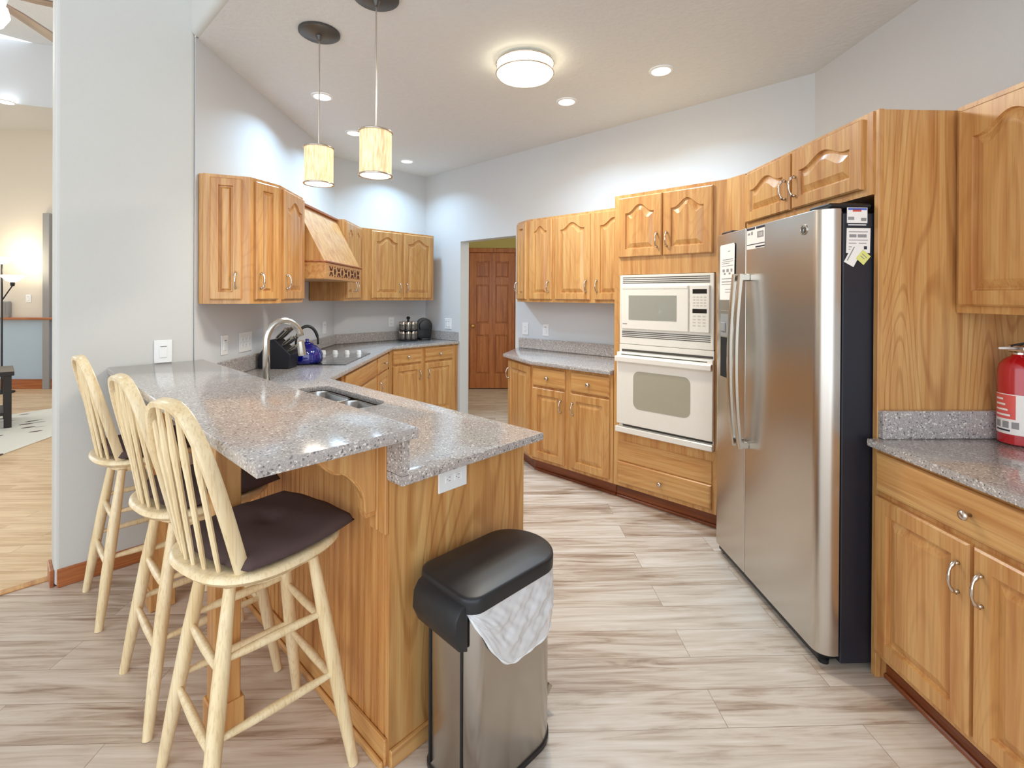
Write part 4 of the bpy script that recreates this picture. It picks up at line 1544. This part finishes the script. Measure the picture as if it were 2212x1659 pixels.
def make_stool():
    s = thing('bar_stool', '', 'stool')
    # seat: rounded saddle
    bm_ = new()
    rings = []
    n_ = 40
    for z, sc_, dish in ((0.668, 0.80, 0), (0.676, 0.93, 0), (0.692, 1.0, 0), (0.703, 0.99, 0), (0.708, 0.95, 0), (0.705, 0.80, 1), (0.700, 0.4, 1)):
        ring = []
        for i in range(n_):
            a = 2 * PI * i / n_
            ca, sa = math.cos(a), math.sin(a)
            e = 0.78
            x = math.copysign(abs(ca) ** e, ca) * 0.214 * sc_
            y = math.copysign(abs(sa) ** e, sa) * 0.222 * sc_
            ring.append(bm_.verts.new((x, y, z)))
        rings.append(ring)
    for a, b in zip(rings, rings[1:]):
        for i in range(n_):
            j = (i + 1) % n_
            bm_.faces.new((a[i], a[j], b[j], b[i]))
    bm_.faces.new(rings[0][::-1])
    bm_.faces.new(rings[-1])
    obj('seat', bm_, 'maple', s, smooth=50)
    bm_ = new()
    lathe(bm_, [(0.10, 0.632), (0.145, 0.636), (0.145, 0.655), (0.10, 0.668)], 28)
    obj('swivel_base', bm_, 'maple', s, smooth=40)
    tops = {}
    for sx in (-1, 1):
        for sy in (-1, 1):
            A, B = Vector((sx * 0.115, sy * 0.115, 0.648)), Vector((sx * 0.205, sy * 0.207, 0.0))
            tops[(sx, sy)] = (A, B)
            p, q_ = leg_path(A, B, 0.0155, 0.0215, 0.0150)
            bm_ = new()
            tube(bm_, p, q_, 12, up=(0, 1, 0))
            obj('leg', bm_, 'maple', s, smooth=40)

    def onleg(k, z):
        A, B = tops[k]
        return A.lerp(B, (0.648 - z) / 0.648)
    for (k1, k2, z) in (((-1, -1), (1, -1), 0.47), ((-1, 1), (1, 1), 0.47), ((-1, -1), (1, -1), 0.285), ((-1, 1), (1, 1), 0.285),
                        ((-1, -1), (-1, 1), 0.44), ((1, -1), (1, 1), 0.44), ((-1, -1), (-1, 1), 0.25), ((1, -1), (1, 1), 0.25)):
        a, b = onleg(k1, z), onleg(k2, z)
        bm_ = new()
        tube(bm_, [a, a.lerp(b, 0.25), a.lerp(b, 0.5), a.lerp(b, 0.75), b], [0.008, 0.012, 0.0135, 0.012, 0.008], 10)
        obj('stretcher', bm_, 'maple', s, smooth=40)

    def bowpt(t):
        a = PI * t
        y = -0.150 * math.copysign(abs(math.cos(a)) ** 0.66, math.cos(a))
        h_ = max(0.0, math.sin(a)) ** 0.66
        z = 0.700 + 0.462 * h_
        x = -0.135 - 0.120 * h_
        return Vector((x, y, z))
    bm_ = new()
    tube(bm_, [bowpt(i / 48) for i in range(49)], 1.0, flat=(0.0095, 0.0172), up=(1, 0.0, 0.25))
    obj('bow_back', bm_, 'maple', s, smooth=40)
    for k in range(5):
        yb = -0.094 + 0.188 * k / 4
        # matching point on the bow
        best = min((abs(bowpt(i / 200).y - yb * 1.05), i) for i in range(20, 181))[1]
        T = bowpt(best / 200)
        xb = -0.185 + 2.0 * yb * yb
        B = Vector((xb, yb, 0.700))
        bm_ = new()
        tube(bm_, [B, B.lerp(T, 0.12), B.lerp(T, 0.55), B.lerp(T, 0.72), T], [0.0055, 0.0072, 0.0085, 0.0105, 0.0055], 8, up=(1, 0, 0))
        obj('spindle', bm_, 'maple', s, smooth=40)
    return s


def cushion_bm():
    bm_ = new()
    n_ = 28
    g = [[None] * (n_ + 1) for _ in range(n_ + 1)]
    gb = [[None] * (n_ + 1) for _ in range(n_ + 1)]
    for i in range(n_ + 1):
        for j in range(n_ + 1):
            u, v = -1 + 2 * i / n_, -1 + 2 * j / n_
            # squircle map
            x = u * math.sqrt(1 - 0.20 * v * v) * 0.198
            y = v * math.sqrt(1 - 0.20 * u * u) * 0.205
            e = max(abs(u), abs(v))
            puff = (1 - e ** 6) ** 0.5
            d = math.hypot(u, v)
            tuft = 0.017 * math.exp(-(d / 0.16) ** 2) + 0.004 * math.exp(-(min(abs(u), abs(v)) / 0.05) ** 2) * max(0, 1 - d / 0.5)
            z = 0.012 + 0.034 * puff - tuft + 0.0025 * math.sin(7 * u + 2.1 * v) * puff + 0.002 * math.sin(9 * v - 3 * u) * puff
            g[i][j] = bm_.verts.new((x, y, z))
            gb[i][j] = bm_.verts.new((x * 0.985, y * 0.985, 0.010 * (e ** 8)))
    for i in range(n_):
        for j in range(n_):
            bm_.faces.new((g[i][j], g[i + 1][j], g[i + 1][j + 1], g[i][j + 1]))
            bm_.faces.new((gb[i][j], gb[i][j + 1], gb[i + 1][j + 1], gb[i + 1][j]))
    for i in range(n_):
        for (a, b) in (((i, 0), (i + 1, 0)), ((i, n_), (i + 1, n_)), ((0, i), (0, i + 1)), ((n_, i), (n_, i + 1))):
            bm_.faces.new((g[a[0]][a[1]], g[b[0]][b[1]], gb[b[0]][b[1]], gb[a[0]][a[1]]))
    return bm_


stool0 = make_stool()
cush0 = obj('seat_cushion', cushion_bm(), 'maroon', smooth=True)
SWIVEL = ('seat', 'swivel_base', 'bow_back', 'spindle')
for i, (x, y, rz, lab, clab) in enumerate((
        (0.558, 1.582, 12, 'pale wooden bow-back bar stool nearest the camera', 'brown tufted cushion on the nearest bar stool'),
        (0.548, 2.140, 6, 'pale wooden bow-back bar stool in the middle of the three', 'brown tufted cushion on the middle bar stool'),
        (0.515, 2.915, 4, 'pale wooden bow-back bar stool against the greige pillar wall', 'brown tufted cushion on the stool by the pillar wall'))):
    st = stool0 if i == 0 else copy_tree(stool0)
    rz = math.radians(rz)
    st.location = (x, y, 0)
    for k in kids(st):
        if k.name.split('.')[0] in SWIVEL:
            k.rotation_euler = (0, 0, rz)
    st['label'] = lab
    st['group'] = 'bar stools along the raised bar'
    cu = cush0 if i == 0 else copy_tree(cush0)
    cu.location = (x + 0.035 * math.cos(rz), y + 0.035 * math.sin(rz), 0.707)
    cu.rotation_euler = (0, 0, rz)
    tag(cu, clab, 'cushion', 'cushions on the bar stools')

# ------------------------------------------------------------------ step trash can
r = thing('trash_can', 'stainless step trash can with black lid at the end of the peninsula', 'trash can', (1.098, 1.100, 0), math.radians(-2))


def canplan(ins=0.0):
    x0, x1, hw_ = -0.192 + ins, 0.198 - ins, 0.119 - ins
    pl = []
    rr = 0.05
    for i in range(7):
        a = PI + PI / 2 * i / 6
        pl.append((x0 + rr + rr * math.cos(a), -hw_ + rr + rr * math.sin(a)))
    for i in range(25):
        a = -PI / 2 + PI * i / 24
        pl.append((x1 - 0.11 + 0.11 * math.cos(a), hw_ * math.sin(a)))
    for i in range(7):
        a = PI / 2 + PI / 2 * i / 6
        pl.append((x0 + rr + rr * math.cos(a), hw_ - rr + rr * math.sin(a)))
    return pl


bm = new()
prism(bm, canplan(), 0.018, 0.57, 0.004, 2)
obj('body', bm, 'steel_can', r, smooth=35)
bm = new()
prism(bm, canplan(-0.003), 0.0, 0.02, 0.003, 1)
obj('base_ring', bm, 'black', r, smooth=35)
bm = new()
t = bmesh.new()
rings = []
base_ = canplan(-0.013)
for z, k in ((0.568, 1.0), (0.598, 1.005), (0.606, 0.998), (0.609, 0.985), (0.6115, 0.93), (0.616, 0.60), (0.619, 0.30)):
    rings.append([t.verts.new((p[0] * (1 - (1 - k) * 0.75) - (0.004 if p[0] < -0.1 else 0), p[1] * k, z)) for p in base_])
for a, b in zip(rings, rings[1:]):
    for i in range(len(a)):
        j = (i + 1) % len(a)
        t.faces.new((a[i], a[j], b[j], b[i]))
t.faces.new(rings[0][::-1])
t.faces.new(rings[-1])
merge(bm, t)
obj('lid', bm, 'lid', r, smooth=45)
bm = new()
prism(bm, [(-0.222, 0.470), (-0.194, 0.458), (-0.194, 0.58), (-0.199, 0.595), (-0.220, 0.585), (-0.236, 0.56), (-0.240, 0.51)], -0.105, 0.105, 0.008, 2, mat=Matrix.Rotation(PI / 2, 4, 'X'))
obj('hinge_housing', bm, 'lid', r, smooth=35)
bm = new()
for yy in (-0.075, 0.075):
    tube(bm, [(-0.1935, yy, 0.03), (-0.1935, yy, 0.465)], 0.004, 6)
obj('seam_strip', bm, 'black', r)
bm = new()
tube(bm, [(0.19, 0, 0.03), (0.225, 0, 0.05), (0.252, 0, 0.075)], 1.0, flat=(0.032, 0.005))
obj('pedal', bm, 'chrome', r)

# liner bag folded over the rim
bm = new()
plan = canplan(-0.004)
# walk from the hinge-side front corner along the front and round the free end
path = plan[2:7] + plan[7:32]
dist = [0]
for a, b in zip(path, path[1:]):
    dist.append(dist[-1] + math.hypot(b[0] - a[0], b[1] - a[1]))
tot = dist[-1]
NP, NZ = 150, 40
grid = []
for i in range(NP + 1):
    d = tot * i / NP
    k = max(j for j in range(len(dist)) if dist[j] <= d + 1e-9)
    k = min(k, len(path) - 2)
    f = (d - dist[k]) / max(1e-9, dist[k + 1] - dist[k])
    x = path[k][0] + (path[k + 1][0] - path[k][0]) * f
    y = path[k][1] + (path[k + 1][1] - path[k][1]) * f
    tx, ty = path[k + 1][0] - path[k][0], path[k + 1][1] - path[k][1]
    ln = math.hypot(tx, ty)
    nx, ny = ty / ln, -tx / ln
    u = i / NP
    if u < 0.40:
        q_ = min(1.0, u / 0.26)
        hang = 0.01 + 0.205 * (q_ * (1.5 - 0.5 * q_ * q_))
    else:
        q_ = 1 - (u - 0.40) / 0.60
        hang = 0.02 + 0.195 * q_ * (1.4 - 0.4 * q_ * q_)
    col_ = []
    for j in range(NZ + 1):
        v = j / NZ
        z = 0.574 - hang * v
        amp = 0.003 + 0.011 * math.sin(PI * v) ** 0.7
        wv_ = 0.45 + 0.28 * abs(math.sin(24 * u + 3 * v)) - 0.22 * abs(math.sin(37 * u - 7 * v + 1.3)) + 0.22 * math.sin(19 * u * (1 + 0.6 * v) + 12 * v) + 0.16 * abs(math.sin(61 * u + 17 * v)) + 0.08 * math.sin(90 * u - 40 * v)
        off = 0.0025 + amp * max(0.0, wv_)
        col_.append(bm.verts.new((x + nx * off, y + ny * off, z)))
    grid.append(col_)
for i in range(NP):
    for j in range(NZ):
        bm.faces.new((grid[i][j], grid[i + 1][j], grid[i + 1][j + 1], grid[i][j + 1]))
hem = [tuple(grid[i][NZ].co) for i in range(NP + 1)]
bg_ = thing('trash_bag', 'crinkled clear liner bag folded over the trash can rim', 'bag', (1.098, 1.100, 0), math.radians(-2))
obj('film', bm, 'bag', bg_, smooth=True)
bm = new()
tube(bm, hem, [0.0032 + 0.0015 * math.sin(i * 0.5) for i in range(NP + 1)], 6)
obj('hem', bm, 'bag_hem', bg_, smooth=True)

# ------------------------------------------------------------------ lamps
def arealight(name, loc, power, color, size, parent=None, rot=(0, 0, 0), spread=PI):
    d = bpy.data.lights.new(name, 'AREA')
    d.shape = 'DISK'
    d.size = size
    d.energy = power
    d.color = color
    d.spread = spread
    o = bpy.data.objects.new(name, d)
    COL.objects.link(o)
    o.location = loc
    o.rotation_euler = rot
    if parent:
        o.parent = parent
    return o


def pointlight(name, loc, power, color, size, parent=None):
    d = bpy.data.lights.new(name, 'POINT')
    d.energy = power
    d.color = color
    d.shadow_soft_size = size
    o = bpy.data.objects.new(name, d)
    COL.objects.link(o)
    o.location = loc
    if parent:
        o.parent = parent
    return o


for (x, y, lab) in ((1.687, 3.543, 'recessed downlight behind the left pendant cord'),
                    (2.267, 4.122, 'recessed downlight just left of the nearer pendant shade'),
                    (3.141, 4.551, 'recessed downlight nearest the back corner'),
                    (3.001, 2.245, 'recessed downlight to the right of the drum ceiling light'),
                    (3.009, 1.478, 'recessed downlight farthest right on the kitchen ceiling')):
    rl_ = thing('recessed_light', lab, 'ceiling light', (x, y, ZC), 0, 'recessed kitchen downlights')
    bm = new()
    lathe(bm, [(0.078, -0.0005), (0.076, -0.007), (0.062, -0.009), (0.058, -0.004)], 32, cap=False)
    obj('trim_ring', bm, 'white', rl_, smooth=40)
    bm = new()
    lathe(bm, [(0.060, -0.002), (0.058, -0.0055)], 28)
    obj('lens', bm, 'glow_white', rl_)
    arealight('downlight_glow', (0, 0, -0.012), RECESS_W, COOL, 0.11, rl_, spread=math.radians(135))

# drum flush mount
fl_ = thing('flush_ceiling_light', 'drum shaped lit ceiling light with two thin metal rings', 'ceiling light', (2.30, 2.05, ZC))
bm = new()
lathe(bm, [(0.10, -0.001), (0.10, -0.02), (0.17, -0.024)], 36)
obj('mounting_plate', bm, 'white', fl_, smooth=40)
bm = new()
lathe(bm, [(0.172, -0.024), (0.174, -0.085), (0.168, -0.10), (0.140, -0.112), (0.07, -0.119), (0.001, -0.121)], 48)
obj('diffuser', bm, 'glow_warm', fl_, smooth=50)
for z in (-0.026, -0.086):
    bm = new()
    pts = [(0.181 * math.cos(2 * PI * i / 48), 0.181 * math.sin(2 * PI * i / 48), z) for i in range(49)]
    tube(bm, pts, 0.0048, 6)
    obj('metal_ring', bm, 'nickel', fl_, smooth=True)
bm = new()
for k in range(3):
    a = 2 * PI * k / 3 + 0.5
    tube(bm, [(0.181 * math.cos(a), 0.181 * math.sin(a), -0.026), (0.181 * math.cos(a), 0.181 * math.sin(a), -0.086)], 0.003, 6, up=(1, 0, 0))
obj('ring_struts', bm, 'nickel', fl_)
arealight('drum_glow', (0, 0, -0.13), FLUSH_W, WARM, 0.30, fl_)
# pendants
for (x, y, zt_, zb_, lab) in ((1.263, 2.69, 2.287, 2.072, 'left pendant lamp with lit linen drum shade, farther from the camera'),
                              (1.305, 2.16, 2.268, 2.040, 'right pendant lamp with lit linen drum shade, nearer the camera')):
    p = thing('pendant_lamp', lab, 'pendant lamp', (x, y, 0), 0, 'pendants over the bar')
    bm = new()
    lathe(bm, [(0.112, ZC - 0.001), (0.112, ZC - 0.012), (0.100, ZC - 0.02), (0.02, ZC - 0.026), (0.008, ZC - 0.05)], 36)
    obj('canopy', bm, 'bronze', p, smooth=40)
    bm = new()
    tube(bm, [(0, 0, ZC - 0.045), (0, 0, zt_ - 0.01)], 0.0042, 8)
    obj('cord', bm, 'nickel', p)
    rr = 0.078
    bm = new()
    tt = bmesh.new()
    for (ra, za), (rb, zb) in (((rr, zb_ + 0.008), (rr, zt_ - 0.008)), ((rr - 0.002, zt_ - 0.008), (rr - 0.002, zb_ + 0.008))):
        va = [tt.verts.new((ra * math.cos(2 * PI * i / 40), ra * math.sin(2 * PI * i / 40), za)) for i in range(40)]
        vb = [tt.verts.new((rb * math.cos(2 * PI * i / 40), rb * math.sin(2 * PI * i / 40), zb)) for i in range(40)]
        for i in range(40):
            tt.faces.new((va[i], va[(i + 1) % 40], vb[(i + 1) % 40], vb[i]))
    merge(bm, tt)
    obj('lamp_shade', bm, 'shade', p, smooth=True)
    for zz in (zt_ - 0.006, zb_ + 0.006):
        bm = new()
        pts = [((rr + 0.002) * math.cos(2 * PI * i / 40), (rr + 0.002) * math.sin(2 * PI * i / 40), zz) for i in range(41)]
        tube(bm, pts, 0.0046, 6)
        obj('shade_ring', bm, 'nickel', p, smooth=True)
    bm = new()
    for k in range(3):
        a = 2 * PI * k / 3
        tube(bm, [(0, 0, zt_ - 0.004), (rr * math.cos(a), rr * math.sin(a), zt_ - 0.004)], 0.0022, 6)
    lathe(bm, [(0.016, zt_ - 0.06), (0.018, zt_ - 0.01), (0.006, zt_ + 0.004)], 14)
    obj('shade_holder', bm, 'nickel', p)
    bm = new()
    lathe(bm, [(rr - 0.006, zb_ + 0.012), (rr - 0.006, zb_ + 0.009)], 36)
    obj('bottom_diffuser', bm, 'glow_end', p)
    arealight('pendant_glow', (0, 0, zb_ - 0.002), PEND_W, WARM, 0.13, p)

# ------------------------------------------------------------------ living room beyond the pillar
def LV(r_, s_, z=0.0):
    """plan point from the lateral offset r_ and distance s_ along the diagonal through the camera"""
    return (s_ / R2 + r_ / R2, s_ / R2 - r_ / R2, z)


FS = 7.60
bm = new()
a, b = LV(-9.2, FS), LV(-4.0, FS)
n_ = (0.1 / R2, 0.1 / R2)
prism(bm, [a[:2], b[:2], (b[0] + n_[0], b[1] + n_[1]), (a[0] + n_[0], a[1] + n_[1])], 1.07, 3.92)
struct('wall_far', bm, 'wall_cream')
bm = new()
prism(bm, [a[:2], b[:2], (b[0] + n_[0], b[1] + n_[1]), (a[0] + n_[0], a[1] + n_[1])], 0, 1.07)
struct('wall_far_lower', bm, 'wall_blue')
bm = new()
q = LV(-9.2, FS)
box(bm, 0, 5.2, -0.06, 0.0, 1.05, 1.085, 0.006)
o = obj('trim_3', bm, 'oak_red', None, (q[0], q[1], 0), -PI / 4)
o['kind'] = 'structure'
bm = new()
box(bm, 0, 5.2, -0.02, 0.0, 0.0, 0.15, 0.004)
o = obj('baseboard_far', bm, 'oak_red', None, (q[0], q[1], 0), -PI / 4)
o['kind'] = 'structure'
bm = new()
box(bm, -5.1, -5.0, 3.4, 13.0, 0, 4.75)  # unseen wall, added to hold back daylight from the living room
struct('wall_living_light_block', bm, 'wall_cream')
# lower soffit, its face and the high ceiling
bm = new()
pa = [LV(-9.2, FS + 0.1)[:2], LV(-4.0, FS + 0.1)[:2], LV(-4.0, 7.3)[:2], LV(-9.2, 5.6)[:2]]
prism(bm, pa, 3.92, 4.749)
struct('ceiling_soffit', bm, 'wall')
# corner trim strip at the edge of the far opening
bm = new()
box(bm, 0, 0.10, -0.05, -0.001, 0.0, 2.66, 0.004)
q = LV(-6.84, FS)
o = obj('trim_4', bm, 'greybox', None, (q[0], q[1], 0), -PI / 4)
o['kind'] = 'structure'
# rug
q = LV(-4.1, 4.9)
bm = new()
prism(bm, [(0.95, 6.35), (0.41, 6.72), (-1.4, 4.45), (-2.9, 5.65), (-1.0, 8.2), (0.3, 9.0)] if False else [(0.46, 6.80), (-1.6, 4.20), (-3.0, 5.30), (-0.9, 8.0), (0.52, 8.35)], 0.0005, 0.012, 0.003, 1)
o = obj('area_rug', bm, 'rug')
tag(o, 'pale rug with brown and grey blotches on the living room floor', 'rug')
# dark end table
q = (-0.465, 7.45)
r = thing('end_table', 'dark espresso end table on the rug beyond the pillar', 'table', (q[0], q[1], 0.0125), PI / 2)
bm = new()
box(bm, -0.02, 0.62, -0.62, 0.02, 0.555, 0.60, 0.004)
obj('table_top', bm, 'darkwood', r)
for lx in (0.0, 0.54):
    for ly in (-0.06, -0.60):
        bm = new()
        box(bm, lx, lx + 0.06, ly, ly + 0.06, 0.0, 0.555, 0.003)
        obj('leg', bm, 'darkwood', r)
bm = new()
box(bm, 0.02, 0.58, -0.58, -0.02, 0.13, 0.16, 0.003)
obj('lower_shelf', bm, 'darkwood', r)
# floor lamp
q = LV(-7.163, FS - 0.32)
r = thing('floor_lamp', 'two-headed torchiere floor lamp glowing against the far living room wall', 'lamp', (q[0], q[1], 0), -PI / 4)
bm = new()
lathe(bm, [(0.14, 0), (0.14, 0.02), (0.03, 0.035), (0.014, 0.06)], 24)
obj('base', bm, 'black', r, smooth=40)
bm = new()
tube(bm, [(0, 0, 0.03), (0, 0, 1.88)], 0.012, 8)
obj('pole', bm, 'black', r)


def bowl(z):
    b_ = new()
    lathe(b_, [(0.02, z - 0.10), (0.06, z - 0.085), (0.115, z - 0.03), (0.13, z), (0.12, z), (0.02, z - 0.08)], 24)
    return b_


obj('lamp_shade', bowl(1.97), 'glow_lamp', r, smooth=50)
bm = new()
tube(bm, [(0, 0, 1.34), (0.08, 0, 1.46), (0.15, 0, 1.56)], 0.008, 8, up=(0, 1, 0))
lathe(bm, [(0.02, 1.55), (0.028, 1.59), (0.02, 1.62)], 14, Matrix.Translation((0.15, 0, 0)))
obj('side_arm', bm, 'black', r)
obj('lamp_shade', bowl(1.71), 'glow_lamp', r, (0.15, 0, 0), smooth=50)
pointlight('lamp_glow', (0, -0.02, 2.05), 5, (1.0, 0.86, 0.62), 0.06, r)
pointlight('side_lamp_glow', (0.15, -0.02, 1.79), 3.5, (1.0, 0.86, 0.62), 0.05, r)
# ribbed grey box on the ledge
q = LV(-7.39, FS - 0.031)
r = thing('ledge_box', 'small grey ribbed box on the oak ledge under the floor lamp', 'box', (q[0], q[1], 1.0855), -PI / 4)
bm = new()
box(bm, -0.05, 0.06, -0.026, 0.024, 0, 0.24, 0.004)
obj('case', bm, 'greybox', r)
for k in range(4):
    bm = new()
    box(bm, -0.04 + 0.025 * k, -0.028 + 0.025 * k, -0.029, -0.025, 0.02, 0.22)
    obj('rib', bm, 'ink', r)
plate('light_switch', 'small white switch above the ledge on the far living room wall', LV(-7.083, FS - 0.001, 1.37), -PI / 4, 0.075, 0.12, 'rocker')
# ceiling fan
r = thing('ceiling_fan', 'ceiling fan with brown wooden blades in the living room', 'fan', (-0.057, 4.449, 3.30), 0)
bm = new()
lathe(bm, [(0.04, 0.16), (0.11, 0.13), (0.13, 0.05), (0.11, -0.03), (0.05, -0.06)], 24)
obj('motor_housing', bm, 'white', r, smooth=40)
bm = new()
tube(bm, [(0, 0, 0.15), (0, 0, 1.449)], 0.014, 10)
obj('downrod', bm, 'white', r)
bm = new()
lathe(bm, [(0.02, -0.20), (0.10, -0.17), (0.13, -0.11), (0.12, -0.06), (0.04, -0.055)], 24)
obj('light_bowl', bm, 'glow_white', r, smooth=40)
pointlight('fan_light', (0, 0, -0.28), 10, (1.0, 0.95, 0.88), 0.10, r)
for k in range(5):
    ang = math.radians(51 + 72 * k)
    bm = new()
    prism(bm, [(0.12, -0.03), (0.24, -0.06), (0.74, -0.075), (0.78, -0.03), (0.78, 0.04), (0.74, 0.075), (0.24, 0.06), (0.12, 0.03)], -0.004, 0.004, 0.002, 1, mat=Matrix.Rotation(0.16, 4, 'X'))
    obj('blade', bm, 'fanwood', r, (0, 0, 0.02), ang)
# recessed light on the far soffit
q = LV(-7.0, FS - 0.78)
rl_ = thing('recessed_light', 'recessed downlight in the living room soffit at the left edge', 'ceiling light', (0.104, 9.07, 3.92))
bm = new()
lathe(bm, [(0.10, -0.0005), (0.098, -0.008), (0.08, -0.010), (0.076, -0.004)], 28, cap=False)
obj('trim_ring', bm, 'white', rl_, smooth=40)
bm = new()
lathe(bm, [(0.078, -0.002), (0.076, -0.006)], 24)
obj('lens', bm, 'glow_white', rl_)
